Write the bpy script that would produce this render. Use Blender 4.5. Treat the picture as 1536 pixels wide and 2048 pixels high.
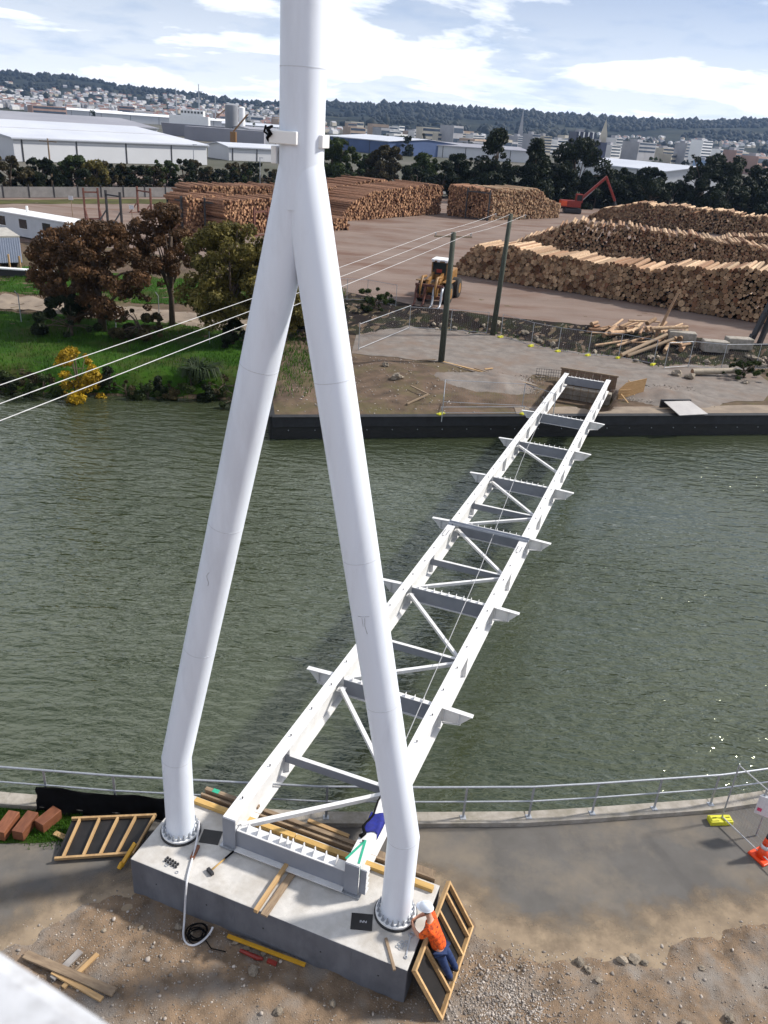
import bpy, bmesh, math, random
import numpy as np
from mathutils import Vector, Matrix, noise as mnoise
for o in list(bpy.data.objects): bpy.data.objects.remove(o)
S = bpy.context.scene
COL = S.collection
R = math.radians
random.seed(7)
# ------------------------------------------------------------------ camera
CAMZ = 15.0; FPX = 1606.65; PITCH = math.atan(770.26/1606.65); ROLL = 0.0725
fw = Vector((0, math.cos(PITCH), -math.sin(PITCH))); u0 = Vector((0, math.sin(PITCH), math.cos(PITCH))); r0 = Vector((1,0,0))
cx = r0*math.cos(ROLL)+u0*math.sin(ROLL); cy = -r0*math.sin(ROLL)+u0*math.cos(ROLL); cz = -fw
camd = bpy.data.cameras.new('camera'); cam = bpy.data.objects.new('camera', camd); COL.objects.link(cam)
camd.sensor_fit = 'VERTICAL'; camd.sensor_height = 24.0; camd.lens = FPX/2048*24.0
camd.clip_start = 0.05; camd.clip_end = 30000
camd.dof.use_dof = True; camd.dof.focus_distance = 24.0; camd.dof.aperture_fstop = 2.4
cam.matrix_world = Matrix(((cx.x,cy.x,cz.x,0),(cx.y,cy.y,cz.y,0),(cx.z,cy.z,cz.z,CAMZ),(0,0,0,1)))
S.camera = cam
# ------------------------------------------------------------------ sky and sun
SUN_AZ, SUN_EL = 73.0, 40.0
W = bpy.data.worlds.new('World'); S.world = W; W.use_nodes = True
nt = W.node_tree; nt.nodes.clear()
def WN(t, **k):
    n = nt.nodes.new(t)
    for a, b in k.items(): setattr(n, a, b)
    return n
wout = WN('ShaderNodeOutputWorld'); bg = WN('ShaderNodeBackground'); sky = WN('ShaderNodeTexSky', sky_type='NISHITA')
sky.sun_disc = False; sky.sun_elevation = R(SUN_EL); sky.sun_rotation = R(SUN_AZ); sky.air_density = 1.0; sky.dust_density = 0.1; sky.ozone_density = 4.0
bg.inputs['Strength'].default_value = 0.05
tc = WN('ShaderNodeTexCoord'); sep = WN('ShaderNodeSeparateXYZ'); nt.links.new(tc.outputs['Generated'], sep.inputs[0])
def wm(op, a, b=None, c=None, clamp=False):
    n = WN('ShaderNodeMath', operation=op); n.use_clamp = clamp
    for i, q in enumerate((a, b, c)):
        if q is None: continue
        if isinstance(q, (int, float)): n.inputs[i].default_value = q
        else: nt.links.new(q, n.inputs[i])
    return n.outputs[0]
# cloud layer: view direction projected on a flat ceiling, softened near the horizon
zz = wm('ADD', wm('MAXIMUM', sep.outputs[2], 0.0), 0.15)
comb = WN('ShaderNodeCombineXYZ'); nt.links.new(wm('DIVIDE', sep.outputs[0], zz), comb.inputs[0]); nt.links.new(wm('DIVIDE', sep.outputs[1], zz), comb.inputs[1])
comb.inputs[2].default_value = 3.1
n1 = WN('ShaderNodeTexNoise'); n1.inputs['Scale'].default_value = 0.95; n1.inputs['Detail'].default_value = 9; n1.inputs['Roughness'].default_value = 0.56; n1.inputs['Distortion'].default_value = 0.25
nt.links.new(comb.outputs[0], n1.inputs['Vector'])
cr = WN('ShaderNodeValToRGB'); cr.color_ramp.elements[0].position = 0.42; cr.color_ramp.elements[1].position = 0.555; cr.color_ramp.interpolation = 'EASE'
nt.links.new(n1.outputs['Fac'], cr.inputs[0])
n2 = WN('ShaderNodeTexNoise'); n2.inputs['Scale'].default_value = 2.4; n2.inputs['Detail'].default_value = 7; n2.inputs['Roughness'].default_value = 0.6
nt.links.new(comb.outputs[0], n2.inputs['Vector'])
cr2 = WN('ShaderNodeValToRGB')
cr2.color_ramp.elements[0].position = 0.30; cr2.color_ramp.elements[0].color = (16.0, 17.8, 20.8, 1)
cr2.color_ramp.elements[1].position = 0.50; cr2.color_ramp.elements[1].color = (21.8, 22.4, 23.4, 1)
nt.links.new(n2.outputs['Fac'], cr2.inputs[0])
# far cloud banks close up towards the horizon
veil = wm('POWER', wm('SUBTRACT', 1.0, wm('MULTIPLY', sep.outputs[2], 3.5, clamp=True), clamp=True), 1.7)
cov = wm('MAXIMUM', cr.outputs[0], wm('MULTIPLY', veil, 0.95))
mixs = WN('ShaderNodeMixRGB'); nt.links.new(cov, mixs.inputs[0]); tin = WN('ShaderNodeMixRGB', blend_type='MULTIPLY'); tin.inputs[0].default_value = 1.0; tin.inputs[2].default_value = (.86, 1.06, 1.46, 1); nt.links.new(sky.outputs[0], tin.inputs[1]); nt.links.new(tin.outputs[0], mixs.inputs[1]); nt.links.new(cr2.outputs[0], mixs.inputs[2])
nt.links.new(mixs.outputs[0], bg.inputs['Color']); nt.links.new(bg.outputs[0], wout.inputs['Surface'])
sl = bpy.data.lights.new('sun', 'SUN'); sun = bpy.data.objects.new('sun', sl); COL.objects.link(sun)
sl.energy = 5.0; sl.angle = R(4.5); sl.color = (1.0, 0.945, 0.87)
sd = Vector((math.sin(R(SUN_AZ))*math.cos(R(SUN_EL)), math.cos(R(SUN_AZ))*math.cos(R(SUN_EL)), math.sin(R(SUN_EL))))
sun.rotation_euler = sd.to_track_quat('Z', 'Y').to_euler(); sun.location = (30, 10, 60)
S.render.engine = 'CYCLES'
S.view_settings.view_transform = 'Standard'; S.view_settings.look = 'None'; S.view_settings.exposure = 0.22; S.view_settings.gamma = 1.0
S.render.resolution_x = 768; S.render.resolution_y = 1024

# ------------------------------------------------------------------ helpers
def vnoise(x, y, seed=0):
    x = np.asarray(x, float); y = np.asarray(y, float)
    xi = np.floor(x).astype(np.int64); yi = np.floor(y).astype(np.int64); xf = x-xi; yf = y-yi
    def h(a, b):
        n = (a*374761393+b*668265263+seed*1274126177) & 0xffffffff
        n = ((n ^ (n >> 13))*1103515245) & 0xffffffff
        return ((n ^ (n >> 16)) & 0xffff)/65535.0
    u = xf*xf*(3-2*xf); v = yf*yf*(3-2*yf)
    return (h(xi, yi)*(1-u)+h(xi+1, yi)*u)*(1-v)+(h(xi, yi+1)*(1-u)+h(xi+1, yi+1)*u)*v
def fbm(x, y, oct=4, seed=0):
    s = 0; a = .5
    for i in range(oct):
        s = s+a*vnoise(x*2**i, y*2**i, seed+i*17); a *= .5
    return s/(1-.5**oct)
def sstep(a, b, x):
    t = np.clip((np.asarray(x, float)-a)/(b-a), 0, 1); return t*t*(3-2*t)

MATS = {}
def mat(name, col, col2=None, rough=.75, scale=6., detail=5., bump=0., bscale=30., metal=0., spec=.4, rnd=0., lo=.35, hi=.65, tint=False, stretch=(1,1,1), trans=0., world=False, c3=None, s3=1.5, alt=None):
    if name in MATS: return MATS[name]
    m = bpy.data.materials.new(name); m.use_nodes = True; t = m.node_tree; N = t.nodes; L = t.links
    b = N['Principled BSDF']; b.inputs['Roughness'].default_value = rough; b.inputs['Metallic'].default_value = metal
    b.inputs['Specular IOR Level'].default_value = spec
    if col2 is None: col2 = tuple(c*.78 for c in col)
    if world:
        g = N.new('ShaderNodeNewGeometry'); co = g.outputs['Position']
    else:
        g = N.new('ShaderNodeTexCoord'); co = g.outputs['Object']
    mp = N.new('ShaderNodeMapping'); mp.inputs['Scale'].default_value = stretch; L.new(co, mp.inputs[0])
    if rnd or tint:
        oi = N.new('ShaderNodeObjectInfo'); r = oi.outputs['Random']
        ad = N.new('ShaderNodeVectorMath'); ad.operation = 'ADD'; sc = N.new('ShaderNodeMath'); sc.operation = 'MULTIPLY'; sc.inputs[1].default_value = 37.
        L.new(r, sc.inputs[0]); L.new(mp.outputs[0], ad.inputs[0]); L.new(sc.outputs[0], ad.inputs[1]); vec = ad.outputs[0]
        if tint:
            at = N.new('ShaderNodeAttribute'); at.attribute_name = 'tint'
            s2 = N.new('ShaderNodeMath'); s2.operation = 'ADD'; L.new(r, s2.inputs[0]); L.new(at.outputs['Fac'], s2.inputs[1])
            f2 = N.new('ShaderNodeMath'); f2.operation = 'FRACT'; L.new(s2.outputs[0], f2.inputs[0]); r = f2.outputs[0]
    else: vec = mp.outputs[0]
    n = N.new('ShaderNodeTexNoise'); n.inputs['Scale'].default_value = scale; n.inputs['Detail'].default_value = detail; n.inputs['Roughness'].default_value = .6; L.new(vec, n.inputs['Vector'])
    rp = N.new('ShaderNodeValToRGB'); rp.color_ramp.elements[0].position = lo; rp.color_ramp.elements[1].position = hi
    rp.color_ramp.elements[0].color = (*col2, 1); rp.color_ramp.elements[1].color = (*col, 1); L.new(n.outputs['Fac'], rp.inputs[0])
    out = rp.outputs[0]
    if c3:
        n3 = N.new('ShaderNodeTexNoise'); n3.inputs['Scale'].default_value = s3; n3.inputs['Detail'].default_value = 6; n3.inputs['Roughness'].default_value = .65; L.new(vec, n3.inputs['Vector'])
        r3 = N.new('ShaderNodeValToRGB'); r3.color_ramp.elements[0].position = .47; r3.color_ramp.elements[1].position = .66; L.new(n3.outputs['Fac'], r3.inputs[0])
        mx = N.new('ShaderNodeMixRGB'); L.new(r3.outputs[0], mx.inputs[0]); L.new(out, mx.inputs[1]); mx.inputs[2].default_value = (*c3, 1); out = mx.outputs[0]
    if alt:
        pw = N.new('ShaderNodeMath'); pw.operation = 'POWER'; pw.inputs[1].default_value = 1.6; m7 = N.new('ShaderNodeMath'); m7.operation = 'MULTIPLY'; m7.inputs[1].default_value = 7.3; f7 = N.new('ShaderNodeMath'); f7.operation = 'FRACT'
        L.new(r, m7.inputs[0]); L.new(m7.outputs[0], f7.inputs[0]); L.new(f7.outputs[0], pw.inputs[0]); ma = N.new('ShaderNodeMixRGB'); L.new(pw.outputs[0], ma.inputs[0]); L.new(out, ma.inputs[1]); ma.inputs[2].default_value = (*alt, 1); out = ma.outputs[0]
    if rnd or tint:
        hs = N.new('ShaderNodeHueSaturation'); mr = N.new('ShaderNodeMapRange'); mr.inputs['To Min'].default_value = 1-rnd; mr.inputs['To Max'].default_value = 1+rnd
        L.new(r, mr.inputs['Value']); L.new(mr.outputs[0], hs.inputs['Value']); L.new(out, hs.inputs['Color']); out = hs.outputs[0]
    L.new(out, b.inputs['Base Color'])
    if bump:
        nb = N.new('ShaderNodeTexNoise'); nb.inputs['Scale'].default_value = bscale; nb.inputs['Detail'].default_value = 6; L.new(vec, nb.inputs['Vector'])
        bp = N.new('ShaderNodeBump'); bp.inputs['Strength'].default_value = min(1, bump); bp.inputs['Distance'].default_value = .02 if bump <= 1 else .02*bump; L.new(nb.outputs['Fac'], bp.inputs['Height']); L.new(bp.outputs[0], b.inputs['Normal'])
    if trans:
        tr = N.new('ShaderNodeBsdfTranslucent'); ms = N.new('ShaderNodeMixShader'); ms.inputs[0].default_value = trans
        L.new(out, tr.inputs[0]); L.new(b.outputs[0], ms.inputs[1]); L.new(tr.outputs[0], ms.inputs[2]); L.new(ms.outputs[0], N['Material Output'].inputs[0])
    MATS[name] = m; return m

class MB:
    """collects shapes, builds one mesh object"""
    def __init__(s): s.v = []; s.f = []; s.m = []; s.t = []
    def add(s, vs, fs, mi=0, tint=0.):
        b = len(s.v); s.v += [tuple(q) for q in vs]; s.f += [tuple(b+i for i in q) for q in fs]
        s.m += [mi]*len(fs) if isinstance(mi, int) else list(mi); s.t += [tint]*len(fs); return s
    def box(s, c, d, M=None, mi=0, tint=0.):
        x, y, z = (q/2 for q in d)
        vs = [Vector((i*x, j*y, k*z)) for i in (-1,1) for j in (-1,1) for k in (-1,1)]
        vs = [((M @ q) if M else q)+Vector(c) for q in vs]
        return s.add(vs, [(0,1,3,2),(4,6,7,5),(0,4,5,1),(2,3,7,6),(0,2,6,4),(1,5,7,3)], mi, tint)
    def beam(s, a, b, w, h, up=(0,0,1), mi=0, tint=0.):
        a = Vector(a); b = Vector(b); d = (b-a); l = d.length; d.normalize(); x = d.cross(Vector(up))
        if x.length < 1e-4: x = Vector((1,0,0))
        x.normalize(); z = x.cross(d)
        M = Matrix((x, d, z)).transposed()
        return s.box((a+b)/2, (w, l, h), M, mi, tint)
    def tube(s, pts, rad, n=8, mi=0, cap=True, tint=0., capmi=None):
        pts = [Vector(p) for p in pts]; k = len(pts)
        if not isinstance(rad, (list, tuple)): rad = [rad]*k
        rings = []; ref = None
        for i, p in enumerate(pts):
            d = (pts[min(i+1, k-1)]-pts[max(i-1, 0)]).normalized()
            if ref is None:
                ref = Vector((0,0,1)) if abs(d.z) < .9 else Vector((1,0,0))
            x = d.cross(ref).normalized(); y = x.cross(d); ref = y
            # widen at mitred bends
            q = 1.
            if 0 < i < k-1:
                c = (pts[i]-pts[i-1]).normalized().dot((pts[i+1]-pts[i]).normalized()); q = 1/max(.5, math.sqrt((1+c)/2))
            rings.append([p+(x*math.cos(2*math.pi*j/n)*q+y*math.sin(2*math.pi*j/n))*rad[i] for j in range(n)] if False else
                         [p+(x*math.cos(2*math.pi*j/n)+y*math.sin(2*math.pi*j/n))*rad[i] for j in range(n)])
        vs = [q for r in rings for q in r]; fs = []
        for i in range(k-1):
            for j in range(n):
                fs.append((i*n+j, i*n+(j+1) % n, (i+1)*n+(j+1) % n, (i+1)*n+j))
        ms = [mi]*len(fs)
        if cap:
            fs += [tuple(range(n-1, -1, -1)), tuple((k-1)*n+j for j in range(n))]; ms += [mi if capmi is None else capmi]*2
        return s.add(vs, fs, ms, tint)
    def prism(s, poly, z0, z1, mi=0):
        n = len(poly)
        vs = [(x, y, z0) for x, y in poly]+[(x, y, z1) for x, y in poly]
        return s.add(vs, [tuple(range(n-1,-1,-1)), tuple(range(n, 2*n))]+[(i, (i+1) % n, n+(i+1) % n, n+i) for i in range(n)], mi)
    def plate(s, poly3, thick):
        """planar polygon in 3D given thickness along its normal"""
        P = [Vector(p) for p in poly3]; nrm = (P[1]-P[0]).cross(P[2]-P[0]).normalized()*thick/2; n = len(P)
        vs = [p-nrm for p in P]+[p+nrm for p in P]
        return s.add(vs, [tuple(range(n-1,-1,-1)), tuple(range(n, 2*n))]+[(i, (i+1) % n, n+(i+1) % n, n+i) for i in range(n)])
    def mesh(s, name, mats, smooth=False):
        me = bpy.data.meshes.new(name); me.from_pydata(s.v, [], s.f)
        for q in (mats if isinstance(mats, (list, tuple)) else [mats]): me.materials.append(q)
        if any(s.m): me.polygons.foreach_set('material_index', s.m)
        if any(s.t):
            at = me.attributes.new('tint', 'FLOAT', 'FACE'); at.data.foreach_set('value', s.t)
        if smooth: me.polygons.foreach_set('use_smooth', [True]*len(s.f))
        me.update(); return me
    def build(s, name, mats, parent=None, loc=(0,0,0), rot=(0,0,0), smooth=False, bevel=0., auto=None):
        me = s.mesh(name, mats, smooth or auto is not None)
        o = bpy.data.objects.new(name, me); COL.objects.link(o); o.parent = parent; o.location = loc; o.rotation_euler = rot
        if auto is not None: me.set_sharp_from_angle(angle=R(auto))
        if bevel:
            b = o.modifiers.new('bevel', 'BEVEL'); b.width = bevel; b.segments = 2; b.limit_method = 'ANGLE'
        return o
def tag(o, label=None, cat=None, group=None, kind=None):
    if label: o['label'] = label
    if cat: o['category'] = cat
    if group: o['group'] = group
    if kind: o['kind'] = kind
    return o
def empty(name, loc=(0,0,0), rz=0., label=None, cat=None, group=None):
    e = bpy.data.objects.new(name, None); COL.objects.link(e); e.location = loc; e.rotation_euler = (0,0,rz); e.empty_display_size = .2
    return tag(e, label, cat, group)
def inst(name, me, parent=None, loc=(0,0,0), rot=(0,0,0), sc=(1,1,1)):
    o = bpy.data.objects.new(name, me); COL.objects.link(o); o.parent = parent; o.location = loc; o.rotation_euler = rot; o.scale = sc; return o
def copy_tree(o, parent=None):
    c = o.copy(); COL.objects.link(c); c.parent = parent
    for ch in list(o.children): copy_tree(ch, c)
    return c
def npmesh(name, v, f, mats, smooth=False):
    """v (n,3) array, f (m,k) array with constant k"""
    me = bpy.data.meshes.new(name); v = np.asarray(v, np.float32); f = np.asarray(f, np.int32); k = f.shape[1]
    me.vertices.add(len(v)); me.vertices.foreach_set('co', v.ravel()); me.loops.add(f.size); me.loops.foreach_set('vertex_index', f.ravel())
    me.polygons.add(len(f)); me.polygons.foreach_set('loop_start', np.arange(len(f), dtype=np.int32)*k)
    if smooth: me.polygons.foreach_set('use_smooth', np.ones(len(f), bool))
    for q in (mats if isinstance(mats, (list, tuple)) else [mats]): me.materials.append(q)
    me.update(calc_edges=True); me.validate(); return me
def grid(name, xs, ys, zf, m, smooth=True, kind='structure'):
    X, Y = np.meshgrid(xs, ys); Z = zf(X, Y)
    if isinstance(Z, tuple): X, Y, Z = Z
    v = np.stack([X, Y, Z], -1).reshape(-1, 3); nx = X.shape[1]; ny = X.shape[0]
    a = (np.arange(ny-1)[:, None]*nx+np.arange(nx-1)[None]).ravel()
    o = inst(name, npmesh(name, v, np.stack([a, a+1, a+nx+1, a+nx], -1), m, smooth)); tag(o, kind=kind); return o

YAW = 0.3361; BO = Vector((0.4433, 17.104, 0)); BD = Vector((math.sin(YAW), math.cos(YAW), 0)); BNN = Vector((math.cos(YAW), -math.sin(YAW), 0))
def BW(o, t, z=0.): return BO+BNN*o+BD*t+Vector((0,0,z))
def gtop(t): return 1.7096-0.0248*t
WATER = -1.3
# ------------------------------------------------------------------ materials
m_white = mat('white_paint', (.80,.80,.79), (.74,.74,.73), rough=.32, scale=1.3, lo=.3, hi=.6, spec=.5)
m_mast = mat('mast_paint', (.73,.78,.86), (.69,.74,.82), rough=.40, scale=.8, lo=.3, hi=.6, spec=.35, c3=(.64,.68,.75), s3=1.6, stretch=(1,1,.22))
m_girder = mat('girder_paint', (.69,.69,.69), (.61,.61,.61), rough=.5, scale=2.2, c3=(.60,.59,.575), s3=3., spec=.3)
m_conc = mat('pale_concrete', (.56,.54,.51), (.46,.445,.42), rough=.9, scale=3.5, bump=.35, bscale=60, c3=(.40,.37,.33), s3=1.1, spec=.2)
m_concf = mat('old_concrete', (.36,.33,.29), (.27,.245,.21), rough=.95, scale=5, bump=.5, bscale=40, c3=(.22,.20,.16), s3=2., spec=.2)
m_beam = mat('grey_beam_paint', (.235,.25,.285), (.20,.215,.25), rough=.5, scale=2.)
m_concs = mat('shaded_formed_concrete', (.155,.160,.178), (.118,.122,.138), rough=.85, scale=2.2, bump=.3, bscale=50, c3=(.100,.103,.115), s3=1.3, spec=.2, stretch=(1,1,.5))  # plinth sides: shade painted in, far darker and bluer than the top
m_steel = mat('galvanised_steel', (.42,.44,.47), (.33,.35,.38), rough=.45, scale=20, metal=.55)
m_dsteel = mat('dark_steel', (.05,.05,.055), (.03,.03,.032), rough=.5, scale=20, metal=.4)
m_rust = mat('rusty_red_steel', (.16,.06,.04), (.08,.035,.03), rough=.75, scale=4)
m_black = mat('black_film_ply', (.018,.016,.016), (.010,.010,.010), rough=.42, scale=4)
m_cloth = mat('black_cloth', (.006,.006,.007), (.004,.004,.004), rough=.95, scale=8, spec=.1)
m_pine = mat('pine_timber', (.50,.33,.16), (.40,.25,.11), rough=.75, scale=3, stretch=(6,.6,6), rnd=.16, c3=(.34,.21,.10), s3=1.4)
m_pineY = mat('yellow_pine', (.52,.34,.12), (.42,.26,.08), rough=.7, scale=3, stretch=(6,.6,6), rnd=.10)
m_oldwood = mat('weathered_timber', (.27,.20,.13), (.17,.12,.08), rough=.85, scale=4, stretch=(5,.7,5), rnd=.2)
m_brownblk = mat('brown_stained_timber', (.20,.075,.035), (.13,.045,.022), rough=.6, scale=5, stretch=(4,1,4), rnd=.12)
m_pole = mat('green_treated_pole', (.070,.080,.060), (.035,.040,.032), rough=.9, scale=5, stretch=(6,6,.7))
m_asph = mat('dusty_asphalt', (.122,.115,.107), (.098,.092,.085), rough=.93, scale=1.1, bump=.35, bscale=90, c3=(.175,.150,.120), s3=.42, spec=.2, world=True)
m_dirt = mat('brown_dirt', (.265,.186,.122), (.105,.078,.056), rough=1., scale=2.6, detail=9, bump=1., bscale=38, c3=(.215,.190,.165), s3=.9, spec=.1, world=True, lo=.3, hi=.7)
m_soil = mat('rough_soil', (.150,.105,.075), (.060,.045,.034), rough=1., scale=.9, detail=9, bump=1., bscale=10, c3=(.10,.085,.045), s3=.35, spec=.1, world=True, lo=.3, hi=.7)
m_dsoil = mat('dark_ditch_soil', (.024,.018,.016), (.010,.008,.008), rough=1., scale=1.6, detail=8, bump=1., bscale=8, spec=.1, world=True, lo=.3, hi=.7, c3=(.028,.032,.014), s3=.5)
m_gravel = mat('grey_gravel', (.225,.198,.176), (.135,.119,.107), rough=1., scale=1.3, detail=10, bump=1., bscale=20, c3=(.175,.135,.110), s3=.35, spec=.15, world=True, lo=.3, hi=.7)
m_yard = mat('log_yard_bark_dirt', (.212,.163,.138), (.168,.127,.107), rough=1., scale=.22, detail=9, bump=.6, bscale=6, c3=(.135,.083,.063), s3=.16, spec=.1, world=True, stretch=(.6,1.4,1))
m_track = mat('pale_dirt_track', (.27,.22,.17), (.19,.155,.125), rough=1., scale=.8, detail=8, bump=.6, bscale=8, spec=.1, world=True)
m_grassg = mat('grass_ground', (.034,.088,.008), (.014,.038,.005), rough=1., scale=.35, detail=8, bump=1., bscale=9, c3=(.045,.050,.015), s3=.22, spec=.1, world=True)
m_blade = mat('grass_blades', (.050,.130,.011), (.024,.066,.007), rough=.8, scale=.5, rnd=.1, spec=.15, world=True, trans=.25)
m_plain = mat('far_flat_ground', (.13,.12,.105), (.06,.065,.045), rough=1., scale=.012, detail=9, spec=.1, world=True)
m_road = mat('road_asphalt', (.16,.155,.15), (.12,.118,.115), rough=.95, scale=.5, spec=.2, world=True)
m_bark = mat('log_bark', (.56,.42,.28), (.32,.21,.13), rough=.9, scale=6, tint=True, rnd=.35, alt=(.20,.11,.065), spec=.15)
m_end = mat('log_end_wood', (.41,.285,.175), (.235,.15,.09), rough=.85, scale=7, tint=True, rnd=.45, alt=(.13,.062,.035), spec=.15)
m_bark2 = mat('log_bark_red', (.30,.165,.10), (.16,.085,.055), rough=.9, scale=6, tint=True, rnd=.3, spec=.15)
m_end2 = mat('log_end_orange', (.46,.275,.155), (.28,.155,.088), rough=.85, scale=7, tint=True, rnd=.4, alt=(.11,.05,.03), spec=.15)
m_stone = mat('gravel_stones', (.36,.32,.28), (.22,.19,.165), rough=.95, scale=3, tint=True, rnd=.45, spec=.2)
m_rock = mat('rock', (.30,.255,.20), (.19,.155,.115), rough=.95, scale=7, rnd=.3, bump=.6, bscale=25)
m_trunk = mat('tree_bark', (.13,.095,.07), (.06,.045,.035), rough=.95, scale=6, stretch=(3,3,.6))
def leafmat(n, a, b): return mat(n, a, b, rough=.65, scale=.9, detail=4, spec=.2, trans=.22, lo=.38, hi=.62)
l_brown = leafmat('leaf_russet', (.150,.078,.036), (.050,.030,.016))
l_olive = leafmat('leaf_olive', (.175,.145,.036), (.062,.056,.016))
l_dark = leafmat('leaf_dark', (.020,.030,.011), (.008,.013,.006))
l_green = leafmat('leaf_green', (.050,.072,.018), (.020,.032,.010))
l_bronze = leafmat('leaf_bronze', (.075,.060,.026), (.030,.028,.013))
l_yell = leafmat('leaf_yellow', (.42,.27,.012), (.22,.14,.01))
l_flax = leafmat('leaf_flax', (.035,.055,.020), (.014,.024,.010))
m_yplas = mat('yellow_plastic', (.62,.60,.03), (.52,.50,.03), rough=.5, scale=5)
m_orange = mat('orange_plastic', (.85,.075,.012), (.75,.06,.01), rough=.45, scale=5)
m_refl = mat('pale_reflective', (.65,.65,.68), rough=.4, scale=5)
m_blue = mat('blue_cloth', (.012,.020,.22), (.008,.012,.13), rough=.8, scale=12)
m_greens = mat('green_sling', (.03,.36,.22), (.02,.28,.17), rough=.8, scale=20)
m_wire = mat('pale_wire', (.45,.45,.46), rough=.5, scale=3, metal=.3)
m_glass = mat('dark_glass', (.02,.025,.03), (.015,.018,.022), rough=.08, scale=2, spec=.6)
m_yel = mat('machine_yellow', (.25,.12,.025), (.17,.08,.02), rough=.5, scale=3, c3=(.25,.15,.06), s3=2.)
m_red = mat('machine_red', (.27,.03,.018), (.18,.02,.015), rough=.45, scale=3)
m_rubber = mat('rubber', (.022,.021,.020), (.035,.030,.026), rough=.9, scale=6)
m_plywood = mat('plywood', (.50,.31,.145), (.40,.235,.10), rough=.7, scale=4, stretch=(1,1,6))
# water
mw = bpy.data.materials.new('harbour_water'); mw.use_nodes = True; t = mw.node_tree; b = t.nodes['Principled BSDF']
b.inputs['Roughness'].default_value = .10; b.inputs['IOR'].default_value = 1.8; b.inputs['Specular Tint'].default_value = (.95,1.,.76,1)
g = t.nodes.new('ShaderNodeNewGeometry')
def wnz(sc, rot, st, det, dist=0.):
    mp = t.nodes.new('ShaderNodeMapping'); mp.inputs['Rotation'].default_value = (0,0,rot); mp.inputs['Scale'].default_value = st
    n = t.nodes.new('ShaderNodeTexNoise'); n.inputs['Scale'].default_value = sc; n.inputs['Detail'].default_value = det; n.inputs['Distortion'].default_value = dist
    t.links.new(g.outputs['Position'], mp.inputs[0]); t.links.new(mp.outputs[0], n.inputs['Vector']); return n.outputs['Fac']
def wmt(op, a, bb):
    n = t.nodes.new('ShaderNodeMath'); n.operation = op
    for i, q in enumerate((a, bb)):
        if isinstance(q, (int, float)): n.inputs[i].default_value = q
        else: t.links.new(q, n.inputs[i])
    return n.outputs[0]
big = wnz(1.6, R(10), (.5,1.3,1), 1.5, .4); sm = wnz(4.4, R(-16), (.6,1.3,1), 2.5, .5); patch = wnz(.07, R(20), (.6,1.3,1), 3)
amp = wmt('ADD', wmt('MULTIPLY', patch, 2.6), -.65)
hh = wmt('MULTIPLY', wmt('ADD', wmt('MULTIPLY', big, .9), wmt('MULTIPLY', sm, .42)), amp)
bp = t.nodes.new('ShaderNodeBump'); bp.inputs['Strength'].default_value = 1.; bp.inputs['Distance'].default_value = .24
t.links.new(hh, bp.inputs['Height']); t.links.new(bp.outputs[0], b.inputs['Normal'])
rp = t.nodes.new('ShaderNodeValToRGB'); rp.color_ramp.elements[0].position = .35; rp.color_ramp.elements[1].position = .65
rp.color_ramp.elements[0].color = (.027,.035,.017,1); rp.color_ramp.elements[1].color = (.040,.048,.026,1)
t.links.new(wnz(.05, 0, (1,1,1), 4), rp.inputs[0]); t.links.new(rp.outputs[0], b.inputs['Base Color'])

# ------------------------------------------------------------------ setting: water, shores, ground
def kerb_y(x): return np.interp(x, [-300,-25,-12,-8.5,-5.8,-1,1.6,4,5.6,7.2,8.8,10.3,17,30,300], [40,15,13.9,13.74,13.72,13.85,14.08,14.33,14.6,14.9,15.2,15.6,18,24,170])
def shore_y(x): return np.interp(x, [-400,-60,-24,-16.5,-10.5,-7.6,-6.6,24.4,80,400], [43,46,46.4,47.2,48.0,47.5,42.5,49.8,62.9,139])
def fence_y(x): return np.interp(x, [-60,-8,0,1,8.5,10.7,12.7,17.2,20,22,27,40,80], [58,58,66.5,67,66.5,64,63,62,60,61,61.5,64,74])
def yard_y(x): return np.interp(x, [-70,-30,-12,-4.6,1.9,8.8,17.4,30.6,45,80], [92,92,84,76.4,72.6,70.6,69.6,66.9,68,76])
def gfar(x, y):
    x = np.asarray(x, float); y = np.asarray(y, float); d = y-shore_y(x); left = 1-sstep(-8.2, -7.2, x)
    bank = -1.75+1.75*sstep(0, 2.6, d+.5*(fbm(x*.8, y*.8, 3, 3)-.5))
    z = left*bank+(1-left)*(-.04)
    z = z+.8*sstep(0, 1, (y-(fence_y(x)+.7))/np.maximum(yard_y(x)-fence_y(x)-.7, .5))
    soil = sstep(-8, -6, x)*(1-sstep(6, 9, x))*sstep(.8, 2.5, d)*(1-sstep(10, 14, d))
    z = z+soil*(.75*fbm(x*.35, y*.35, 4, 5)-.22)+.10*(fbm(x*.9, y*.9, 3, 9)-.5)*sstep(.8, 2, d)
    # rubble and dark spoil along the ditch
    dit = sstep(-2, 1, y-fence_y(x))*(1-sstep(-1.5, .2, y-yard_y(x)))
    z = z+dit*.5*(fbm(x*1.1, y*1.1, 4, 11)-.45)
    # excavated seat of the far abutment
    dx = x-BO.x; dy = y-BO.y; t_ = dx*BD.x+dy*BD.y; o_ = dx*BNN.x+dy*BNN.y
    pit = sstep(33.2, 34.4, t_)*(1-sstep(38.30, 38.5, t_))*sstep(-2.1, -1.8, o_)*(1-sstep(1.85, 2.1, o_))
    return z*(1-pit)+pit*(-.95)
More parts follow.
